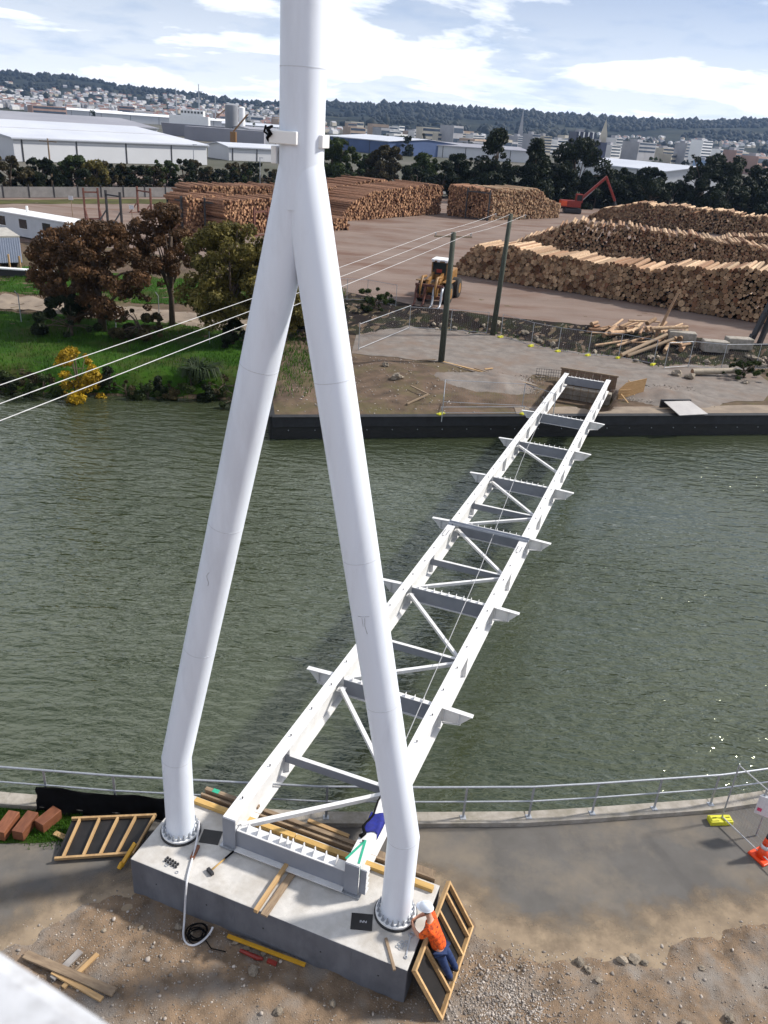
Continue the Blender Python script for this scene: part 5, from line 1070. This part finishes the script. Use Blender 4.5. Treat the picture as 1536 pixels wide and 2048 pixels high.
shed('warehouse', (-420,980), (-330,1010), 60, 8, 10, 'white harbour shed at the far left of the waterfront', m_wh, m_white, 5)
shed('warehouse', (-180,840), (-110,850), 50, 7, 9, 'pale harbour shed left of the ship', m_wh, m_rfw, 3)
shed('warehouse', (-95,520), (-58,540), 40, 8, 9, 'grey-roofed wharf shed right of the silos', m_wh, m_rfd, 3)
shed('warehouse', (-62,300), (-40,318), 16, 5, 6, 'small white office building beside the wharf yard', m_wh, m_rfw, 3)
# ship and silos
sp_ = empty('ship', (-136,560,.8), .1, 'white ship superstructure with masts moored beside the silos', 'ship')
MB().add([(-20,-5,0),(18,-5,0),(26,0,0),(18,5,0),(-20,5,0),(-21,-6,7),(20,-6,7),(31,0,8.5),(20,6,7),(-21,6,7)], [(0,1,6,5),(1,2,7,6),(2,3,8,7),(3,4,9,8),(4,0,5,9),(5,6,7,8,9)]).build('hull', m_rfd, sp_)
su = MB().box((-4,0,9.5), (24,10,5)).build('superstructure', m_white, sp_); MB().box((-2,0,13.5), (14,9,3.2)).build('bridge_deck', m_white, su)
for i in range(7): MB().box((-8+i*2,-4.55,14), (1.2,.1,1.2)).build('window', m_glass, su)
for x, h in ((-12,27),(2,30),(12,24)): MB().tube([(x,0,11),(x,0,h)], [.5,.25], 6).build('ship_mast', m_steel, sp_); MB().box((x,0,h-4), (5,.3,.3)).build('yardarm', m_steel, sp_)
MB().beam((12,0,12), (22,0,20), .6, .6).build('derrick', m_yel, sp_)
tag(MB().tube([(0,0,0),(0,0,19.5),(0,0,20.5)], [4.0,4.0,1.5], 24).build('silo', mat('silo_grey', (.24,.25,.27), rough=.8, scale=.1), None, (-112,552,.8), auto=30), 'grey concrete silo beside the ship', 'silo')
tag(MB().tube([(0,0,0),(0,0,18.5),(0,0,19)], [2.0,2.0,.8], 24).build('silo', m_white, None, (-104.5,546,.8), auto=30), 'slim white silo beside the grey silo', 'silo')
tag(MB().box((0,0,3.5), (44,14,7)).build('wharf_shed', m_rfd, None, (-105,500,.8), (0,0,.1)), 'dark low wharf building in front of the silos', 'building')
wc = empty('wharf_crane', (-97,482,.8), 0, 'small yellow wharf crane below the silos', 'crane'); MB().box((0,0,3), (3,3,6)).build('tower', m_yel, wc); MB().beam((0,0,6), (8,0,15), .8, .8).build('jib', m_yel, wc)
# ------------------------------------------------------------------ hills
TA = [-.70,-.431,-.397,-.358,-.319,-.285,-.246,-.195,-.139,-.038,.018,.074,.13,.158,.214,.27,.298,.343,.377,.431,.70]
SA = [46,47,48,48,38,36,31,25,28,39,44,45,48,46,47,51,52,54,62,72,70]
def hill(x, y):
    x = np.asarray(x, float); y = np.asarray(y, float); ta = x/np.maximum(y,1); S_ = np.interp(ta, TA, SA); zr = 15+S_*3000*.813/1607
    u = np.clip((y-1150)/1850, 0, 1.25); prof = np.where(u <= 1, .72*u**1.35+.28*sstep(.55,1,u), 1-.5*(u-1))
    z = .75+zr*prof+14*(fbm(x*.004, y*.004, 3, 71)-.5)*sstep(.05,.4,u)+5*(fbm(x*.02, y*.02, 3, 72)-.5)*sstep(.05,.4,u)
    return np.where(y < 1150, .6, z)
m_hill = mat('hillside', (.015,.020,.016), (.008,.012,.010), rough=1., scale=.012, detail=9, spec=.05, world=True, c3=(.045,.046,.03), s3=.006)
ta_ = np.linspace(-.62,.62,230); yy_ = np.linspace(1130,3450,90); T_, Y_ = np.meshgrid(ta_, yy_); X_ = T_*Y_; Z_ = hill(X_, Y_)
v = np.stack([X_,Y_,Z_], -1).reshape(-1,3); nx = 230; a = (np.arange(89)[:,None]*nx+np.arange(nx-1)[None]).ravel()
tag(inst('hills', npmesh('hills', v, np.stack([a,a+1,a+nx+1,a+nx], -1), m_hill, True)), kind='structure')
# woodland on the hills
rs = np.random.RandomState(5); n = 5200; t_ = rs.uniform(-.56,.56,n); u = rs.beta(3.2,1.25,n); y = 1250+1800*u; x = t_*y
dens = fbm(x*.0035, y*.0035, 3, 77)+.35*(u-.5)+np.where(t_ < -.15, -.12, .05); kp_ = (dens > .47) | (u > .93); x = x[kp_]; y = y[kp_]; z = hill(x, y)
bm = bmesh.new(); bmesh.ops.create_icosphere(bm, subdivisions=1, radius=1); bv = np.array([q.co for q in bm.verts]); bf = np.array([[q.index for q in f.verts] for f in bm.faces]); bm.free()
n = len(x); sc = 3.5+10*rs.beta(1.3,2.6,n); V = bv[None]*sc[:,None,None]*np.stack([rs.uniform(.8,1.3,n), rs.uniform(.8,1.3,n), rs.uniform(.7,1.5,n)], -1)[:,None]*rs.uniform(.8,1.2,(n,len(bv),1))+np.stack([x,y,z+2], -1)[:,None]
F = (bf[None]+(np.arange(n)*len(bv))[:,None,None]).reshape(-1,3)
o = inst('hill_woodland', npmesh('hill_woodland', V.reshape(-1,3), F, leafmat('far_woods', (.012,.018,.010), (.006,.010,.007)))); tag(o, 'dark woodland covering the ridge of the far hills', 'woodland', kind='stuff')
# hillside houses: 300 single ones, the rest in one mass
hw = [mat('house_white', (.72,.71,.69), rough=.8, scale=.1), mat('house_cream', (.52,.47,.38), rough=.8, scale=.1), mat('house_grey', (.36,.36,.38), rough=.8, scale=.1)]
hr_ = [mat('house_roof_grey', (.17,.17,.18), rough=.8, scale=.1), mat('house_roof_red', (.17,.085,.065), rough=.8, scale=.1), mat('house_roof_pale', (.36,.36,.38), rough=.6, scale=.1)]
def house_shape(mb, M_, w, d, h, mi=(0,1)):
    vs = [(-w/2,-d/2,-2),(w/2,-d/2,-2),(w/2,d/2,-2),(-w/2,d/2,-2),(-w/2,-d/2,h),(w/2,-d/2,h),(w/2,d/2,h),(-w/2,d/2,h),(-w/2,0,h+d*.3),(w/2,0,h+d*.3)]
    mb.add([M_ @ Vector(q) for q in vs], [(0,1,5,4),(1,2,6,9,5),(2,3,7,6),(3,0,4,8,7),(4,5,9,8),(6,7,8,9)], [mi[0]]*4+[mi[1]]*2)
hmesh = []
for i in range(9):
    mb = MB(); house_shape(mb, Matrix.Identity(4), 9+(i % 3)*2, 7, 3.5+(i % 2)*1.5); hmesh.append(mb.mesh('hillside_house', [hw[i % 3], hr_[(i//3+i) % 3]]))
rs = np.random.RandomState(8); cand = []
while len(cand) < 1350:
    t_ = rs.uniform(-.5,.5); u = rs.uniform(.02,.9) if t_ < -.12 else rs.beta(1.1,2.6); yq = 1180+1850*u; xq = t_*yq; dn = float(fbm(xq*.0035, yq*.0035, 3, 77))+.35*(u-.5)+(-.12 if t_ < -.15 else .05)
    if t_ < -.12 and u > .72 and t_ < -.33: continue
    if -.14 < t_ and u > (.25 if t_ < .14 else .55): continue
    if dn < .50: cand.append((xq, yq))
cand.sort(key=lambda q: q[1]); mass = MB(); hl_ = ['small white-walled house on the far hillside','small cream house on the far hillside','small grey house on the far hillside']
step = 3
for i, (xq, yq) in enumerate(cand):
    zq = float(hill(xq,yq)); rz = rs.uniform(.3,1.2)
    if i % step == 0 and i < 300*step: k_ = rs.randint(9); tag(inst('hillside_house', hmesh[k_], None, (xq,yq,zq), (0,0,rz)), hl_[k_ % 3], 'house', 'houses on the far hillside')
    else: house_shape(mass, Matrix.Translation((xq,yq,zq)) @ Matrix.Rotation(rz,4,'Z'), rs.uniform(7,12), 7, rs.uniform(3,5.5), (rs.randint(3), 3+rs.randint(3)))
tag(mass.build('distant_houses', hw+hr_), 'mass of tiny pale houses spread over the far hills', 'houses', kind='stuff')
# ------------------------------------------------------------------ city buildings
m_band = mat('window_band', (.05,.07,.10), (.035,.05,.075), rough=.2, scale=.2, spec=.6)
def block(name, x, y, w, d, zb, zt, m, label, floors=0, rz=0., cols=0, cat='building', top=True, group=None, bandm=None):
    e = empty(name, (x,y,zb), rz, label, cat, group); h = zt-zb
    b_ = MB().box((0,0,h/2-3), (w,d,h+6)).build('wall', m, e)
    if top: MB().box((-w*.15,0,h+1.), (w*.3,d*.4,2)).build('roof_plant', hw[2], e)
    for i in range(floors):
        zf = h*(i+.55)/floors; MB().box((0,-d/2-.06,zf), (w*.94,.14,h/floors*.48)).build('window_band', bandm or m_band, e); MB().box((w/2+.06,0,zf), (.14,d*.92,h/floors*.48)).build('window_band', bandm or m_band, e)
    for i in range(cols): MB().box((-w/2+w*(i+.5)/cols,-d/2-.2,h/2), (w/cols*.22,.4,h)).build('white_pilaster', m_white, e)
    return e
m_tan = mat('tan_wall', (.40,.30,.22), rough=.8, scale=.1); m_navy = mat('dark_tower', (.03,.035,.07), (.02,.025,.05), rough=.3, scale=.1); m_bluew = mat('pale_blue_wall', (.30,.42,.60), rough=.5, scale=.1); m_pink = mat('pink_brown_wall', (.38,.25,.21), rough=.8, scale=.1)
BL = [('office_tower',260,800,16.3,12,0.7,21.8,m_white,'white office tower with dark window bands rising behind the gum trees',9,0),
      ('office_block',283,820,11.8,12,4.7,15.9,m_white,'lower white office block attached right of the white tower',3,0),
      ('office_block',232,700,10.1,12,0.7,6.9,m_bluew,'pale blue wall of a building below the white tower',0,0),
      ('dark_tower',145,760,18.1,13,7.5,21.3,m_navy,'black glass building with white pilasters and pale roof',0,4),
      ('office_block',108,800,10.2,12,1.7,17.1,hw[2],'blue-grey banded office block beside a cream one',6,0),
      ('office_block',120,810,9.9,12,2.2,16.2,hw[1],'cream banded office block beside the blue-grey one',6,0),
      ('office_block',43,1000,14.5,12,1.5,16.7,m_tan,'tan office tower with orange upper floors',7,0),
      ('office_block',68,950,16.5,12,1.5,12.6,hw[0],'white slab block right of the tan tower',5,0),
      ('office_block',60,1050,12.9,12,2.8,13.5,hw[1],'cream block between the tan tower and white slab',4,0),
      ('office_block',166,740,12.4,12,3.9,13.0,hw[0],'white stepped building before the red-roofed one',4,0),
      ('office_block',173,760,7.6,12,9.3,18.6,hw[0],'upper white block of the stepped building',4,0),
      ('office_block',209,820,28.7,20,7.8,17.0,hw[2],'wide grey building with a red roof line',3,0),
      ('office_block',260,850,13.2,12,6.1,19.0,hw[2],'grey square office block left of the white tower',5,0),
      ('office_block',282,780,12.1,12,7.2,15.9,m_pink,'pinkish brown building right of the white offices',3,0),
      ('office_block',248,640,18.4,13,5.8,12.9,m_pink,'low building with a pink red roof at the end of the row',2,0),
      ('office_block',257,900,21.0,15,4.3,13.4,hw[1],'broad cream building behind the gum trees',3,0),
      ('office_block',6,1100,16.0,12,1.8,11.9,hw[0],'white block among the waterfront sheds',3,0),
      ('office_block',-25,1150,19.4,14,0.7,9.7,hw[0],'white low block behind the grey shed',2,0),
      ('office_block',-70,1200,27.0,19,0.7,6.6,hw[0],'bright white low building right of the mast',2,0),
      ('office_block',100,980,16.4,12,4.5,15.5,hw[1],'cream block behind the conifers',4,0),
      ('office_block',115,960,15.0,12,3.9,14.6,hw[2],'grey block behind the conifers',5,0),
      ('office_block',147,700,7.0,12,5.3,14.6,m_navy,'narrow dark blue building before the stepped white one',0,0),
      ('office_block',27,1080,20.6,14,2.3,10.0,hw[2],'grey waterfront block left of the tan tower',3,0),
      ('office_block',142,850,18.9,13,2.6,13.8,hw[0],'white block behind the dark gum crown',4,0)]
for (nm, x, y, w, d, zb, zt, m, lb, fl, co) in BL: block(nm, x, y, w, d, zb if y > 700 else .7, zt, m, lb, fl, random.uniform(.55,.85) if not co else .35, co)
e = empty('church_spire', (175,815,.7), 0, 'thin pale church spire left of the black glass building', 'church'); MB().box((0,0,9), (6,6,18)).build('tower', hw[1], e); MB().add([(-3,-3,18),(3,-3,18),(3,3,18),(-3,3,18),(0,0,33)], [(0,1,4),(1,2,4),(2,3,4),(3,0,4)]).build('spire', hw[1], e)
e = empty('church_spire', (128,1050,.7), 0, 'grey needle spire above the conifers', 'church'); MB().box((0,0,10), (5,5,20)).build('tower', hw[2], e); MB().add([(-2,-2,20),(2,-2,20),(2,2,20),(-2,2,20),(0,0,44)], [(0,1,4),(1,2,4),(2,3,4),(3,0,4)]).build('spire', hw[2], e)
rs = np.random.RandomState(31); cm = [hw[0],hw[0],hw[1],hw[2],m_tan,m_pink]; cl_ = ['white','white','cream','grey','tan','pinkish']
for i in range(95):
    y = rs.uniform(820,1500); t_ = rs.uniform(-.07,.47) if i % 5 else rs.uniform(-.45,-.12); x = t_*y; k_ = rs.randint(6); h = rs.uniform(6,15)*(1+.3*(rs.uniform() < .15)); zb = float(hill(x,y)) if y > 1150 else .7
    block('town_building', x, y, rs.uniform(12,34), rs.uniform(10,18), zb, zb+h, cm[k_], cl_[k_]+' low town building among others below the hills', int(rs.randint(1,4)), rs.uniform(.4,1.0), top=False, group=cl_[k_]+' low town buildings')
# town trees between the buildings
random.seed(77)
for i in range(40):
    y = random.uniform(480,1050); x = random.uniform(-.05,.47)*y if i % 4 else random.uniform(-.42,-.1)*y; tree('town_tree', x, y, .7, random.uniform(6,11), random.uniform(8,16), 'small dark tree among the town buildings', l_dark if i % 2 else l_green, 420, .9, 300+i, .3, .05, 'bush', 'trees among the town buildings', blobs=9)
# ------------------------------------------------------------------ near stones, grass, rocks
rs = np.random.RandomState(3)
def scatter_stones(name, xy, z, size, label):
    bm = bmesh.new(); bmesh.ops.create_icosphere(bm, subdivisions=1, radius=1); bv = np.array([q.co for q in bm.verts]); bf = np.array([[q.index for q in f.verts] for f in bm.faces]); bm.free()
    n = len(xy); V = bv[None]*rs.uniform(.65,1.2,(n,len(bv),1))*(size[:,None]*rs.uniform(.6,1.3,(n,3))*np.array([1,1,.7]))[:,None]+np.stack([xy[:,0],xy[:,1],z+size*.25], -1)[:,None]
    me = npmesh(name, V.reshape(-1,3), (bf[None]+(np.arange(n)*len(bv))[:,None,None]).reshape(-1,3), m_stone); at = me.attributes.new('tint','FLOAT','FACE'); at.data.foreach_set('value', np.repeat(rs.uniform(0,1,n), len(bf)).astype(np.float32))
    return tag(inst(name, me), label, 'stones', kind='stuff')
n = 34000; xy = np.stack([rs.uniform(-8,10.5,n), rs.uniform(8.2,12.6,n)], -1); d = dirt_y(xy[:,0])-xy[:,1]
dx = xy[:,0]-BO.x; dy = xy[:,1]-BO.y; o_ = dx*BNN.x+dy*BNN.y; t_ = dx*BD.x+dy*BD.y; inpl = (np.abs(o_+.055) < 3.1) & (np.abs(t_+5.75) < 1.06)
den = fbm(xy[:,0]*.9, xy[:,1]*.9, 3, 91)*.9+.5*np.exp(-((xy[:,0]-3.2)**2+(xy[:,1]-9.9)**2)/1.5)
k_ = (d > -.12+.3*rs.normal(size=n)*.3) & ~inpl & (den > rs.uniform(.1,.8,n)); xy = xy[k_]; sz = .007+.028*rs.beta(1,5.5,len(xy)); sz += .03*(rs.uniform(size=len(xy)) < .012)
scatter_stones('loose_stones', xy, np.maximum(gnear(xy[:,0],xy[:,1]), 0*xy[:,0]-.0), sz, 'loose stones scattered over the dirt')
xy = np.stack([2.95+.75*rs.normal(size=2600)*.8, 9.75+.55*rs.normal(size=2600)], -1); dx = xy[:,0]-BO.x; dy = xy[:,1]-BO.y; o_ = dx*BNN.x+dy*BNN.y; xy = xy[(o_ > 3.75) & (xy[:,1] < dirt_y(xy[:,0])+.1)]
scatter_stones('grey_chippings', xy, np.maximum(gnear(xy[:,0],xy[:,1]), 0), .012+.028*rs.beta(1,3,len(xy)), 'grey stone chippings spilled beside the leaning formwork panel')
n = 5000; xy = np.stack([rs.uniform(4,21,n), rs.uniform(50.5,55,n)], -1); k_ = fbm(xy[:,0]*.5, xy[:,1]*.5, 2, 93) > rs.uniform(.25,.8,n); dxx = xy[:,0]-BO.x; dyy = xy[:,1]-BO.y; ot = dxx*BNN.x+dyy*BNN.y; k_ &= (np.abs(ot) > 2.6); xy = xy[k_]
scatter_stones('gravel_stones', xy, gfar(xy[:,0],xy[:,1])+.05, .03+.06*rs.beta(1,4,len(xy)), 'coarse gravel stones around the far abutment')
n = 4200; xy = np.stack([rs.uniform(-6.5,34,n), rs.uniform(43.5,72,n)], -1); f_ = fence_y(xy[:,0]); k_ = ((xy[:,1] > f_-.2) & (xy[:,1] < yard_y(xy[:,0])-.3)) | ((xy[:,0] < 5) & (xy[:,1] < 57)); xy = xy[k_]; xy = xy[xy[:,1] > shore_y(xy[:,0])+.5]
scatter_stones('spoil_rubble', xy, gfar(xy[:,0],xy[:,1]), .03+.10*rs.beta(1,5,len(xy)), 'rubble strewn over the earth bank and dark spoil')
random.seed(8); rk = [(-3.55,10.95,.12),(-3.3,10.85,.08),(-2.35,10.72,.10),(-2.1,10.62,.09),(-1.75,10.55,.08),(-1.9,10.15,.15),(4.6,10.85,.13),(4.75,10.7,.10),(5.5,10.95,.15),(5.75,11.0,.16),(5.95,10.95,.10),(7.1,10.9,.09),(4.9,10.45,.10),(6.4,9.7,.14),(7.3,9.9,.12),(-.3,9.6,.10),(-1.3,9.4,.11),(-4.3,10.9,.08),(-5.0,10.75,.07),(2.6,9.2,.07),(3.1,9.5,.08)]
for i, (x, y, s) in enumerate(rk): rock('rock', x, y, float(gnear(x,y)), s, 400+i, 'fist-to-head sized rock half sunk in the dirt before the plinth' if x < 1 else 'brown rock at the edge where dirt meets the dusty path', 'rocks in the dirt before the plinth' if x < 1 else 'rocks along the path edge')
def blades(name, xy, z, h, label, parent=None):
    n = len(xy); a = rs.uniform(0,6.283,n); l = h*rs.uniform(.5,1.3,n); w_ = l*.10; dx = np.cos(a); dy = np.sin(a); ln = rs.uniform(.1,.7,n)
    P0 = np.stack([xy[:,0]-dy*w_, xy[:,1]+dx*w_, z], -1); P1 = np.stack([xy[:,0]+dy*w_, xy[:,1]-dx*w_, z], -1); P2 = np.stack([xy[:,0]+dx*l*ln, xy[:,1]+dy*l*ln, z+l], -1)
    return tag(inst(name, npmesh(name, np.stack([P0,P1,P2],1).reshape(-1,3), np.arange(3*n).reshape(-1,3), m_blade)), label, 'grass', kind='stuff')
n = 60000; xy = np.stack([rs.uniform(-36,-5,n), rs.uniform(46,78,n)], -1); k_ = (xy[:,1] > shore_y(xy[:,0])+.5) & ((xy[:,1] < 62) | (xy[:,1] > 68)) & (fbm(xy[:,0]*.6, xy[:,1]*.6, 3, 95) > rs.uniform(.1,.75,n)); xy = xy[k_]
blades('bank_grass', xy, gfar(xy[:,0],xy[:,1]), .26, 'rough green grass on the far left bank')
n = 9000; xy = np.stack([rs.uniform(-9.6,-6.5,n), rs.uniform(12.6,13.7,n)], -1); k_ = (xy[:,1] > 12.72+.12*np.sin(xy[:,0]*3)+(xy[:,0]+8)*.22+.1*rs.normal(size=n)); xy = xy[k_]
blades('verge_grass', xy, xy[:,0]*0, .09, 'short green grass around the brown timber blocks')
xs_ = np.arange(-9.7,-6.3,.1); band('verge_soil', xs_, lambda X: 12.70+(X+8)*.22, lambda X: kerb_y(X)-.01, 8, .012, m_grassg, zf=flat(0.), jit=.12)
n = 900; xy = np.stack([rs.uniform(5,24,n), rs.uniform(60,70,n)], -1); f_ = fence_y(xy[:,0]); xy = xy[(xy[:,1] > f_-.4) & (xy[:,1] < f_+1.2)]
blades('fence_weeds', xy, gfar(xy[:,0],xy[:,1]), .3, 'weeds at the foot of the far wire fence')
# ------------------------------------------------------------------ white lift bucket the photograph was taken from
m_bucket = mat('bucket_shell', (.52,.53,.55), (.44,.45,.47), rough=.6, scale=14, c3=(.36,.36,.37), s3=24.)
lb_ = empty('lift_bucket', (0,0,13), 0, 'chipped white rim of the work lift bucket in the bottom corner', 'lift bucket')
ed = Vector((.90,-.43,0)).normalized(); nn_ = Vector((.43,.90,0)).normalized(); P_ = Vector((-.365,.645,0))
cs = [P_-ed*.42, P_+ed*.62, P_+ed*.62-nn_*1.15, P_-ed*.42-nn_*1.15]
for i in range(4):
    a, b_ = cs[i], cs[(i+1) % 4]; inn = ((cs[(i+2) % 4]-b_)).normalized()*.07
    sl_ = (b_-a).normalized()
    MB().beam(a+inn+Vector((0,0,.95)), b_+inn+Vector((0,0,.95)), .14, .12).build('rim', m_bucket, lb_, bevel=.03); MB().beam(a+inn+Vector((0,0,.45)), b_+inn+Vector((0,0,.45)), .04, .86).build('side_wall', m_white, lb_)
cc_ = (cs[0]+cs[2])/2; MB().box((cc_.x,cc_.y,.0), (1.0,1.0,.06), Matrix.Rotation(-.445,3,'Z')).build('floor', m_steel, lb_)
MB().beam(cc_+Vector((0,0,-.1)), Vector((-1.2,-9,-12.4)), .3, .35).build('boom', m_white, lb_); MB().box((-1.2,-9.5,-12.7), (2.4,4.5,1.1)).build('carrier', m_orange, lb_)
# ------------------------------------------------------------------ haze
hz = MB().box((0,2200,97), (7600,5200,206)); ho = hz.build('haze', []); tag(ho, 'thin bluish haze filling the air towards the hills', 'haze', kind='stuff')
hm_ = bpy.data.materials.new('haze'); hm_.use_nodes = True; hn_ = hm_.node_tree; hn_.nodes.clear(); ho_ = hn_.nodes.new('ShaderNodeOutputMaterial'); pv = hn_.nodes.new('ShaderNodeVolumePrincipled')
pv.inputs['Color'].default_value = (.42,.62,1.,1); pv.inputs['Density'].default_value = .00006; pv.inputs['Anisotropy'].default_value = .2; hn_.links.new(pv.outputs[0], ho_.inputs['Volume']); ho.data.materials.clear(); ho.data.materials.append(hm_)
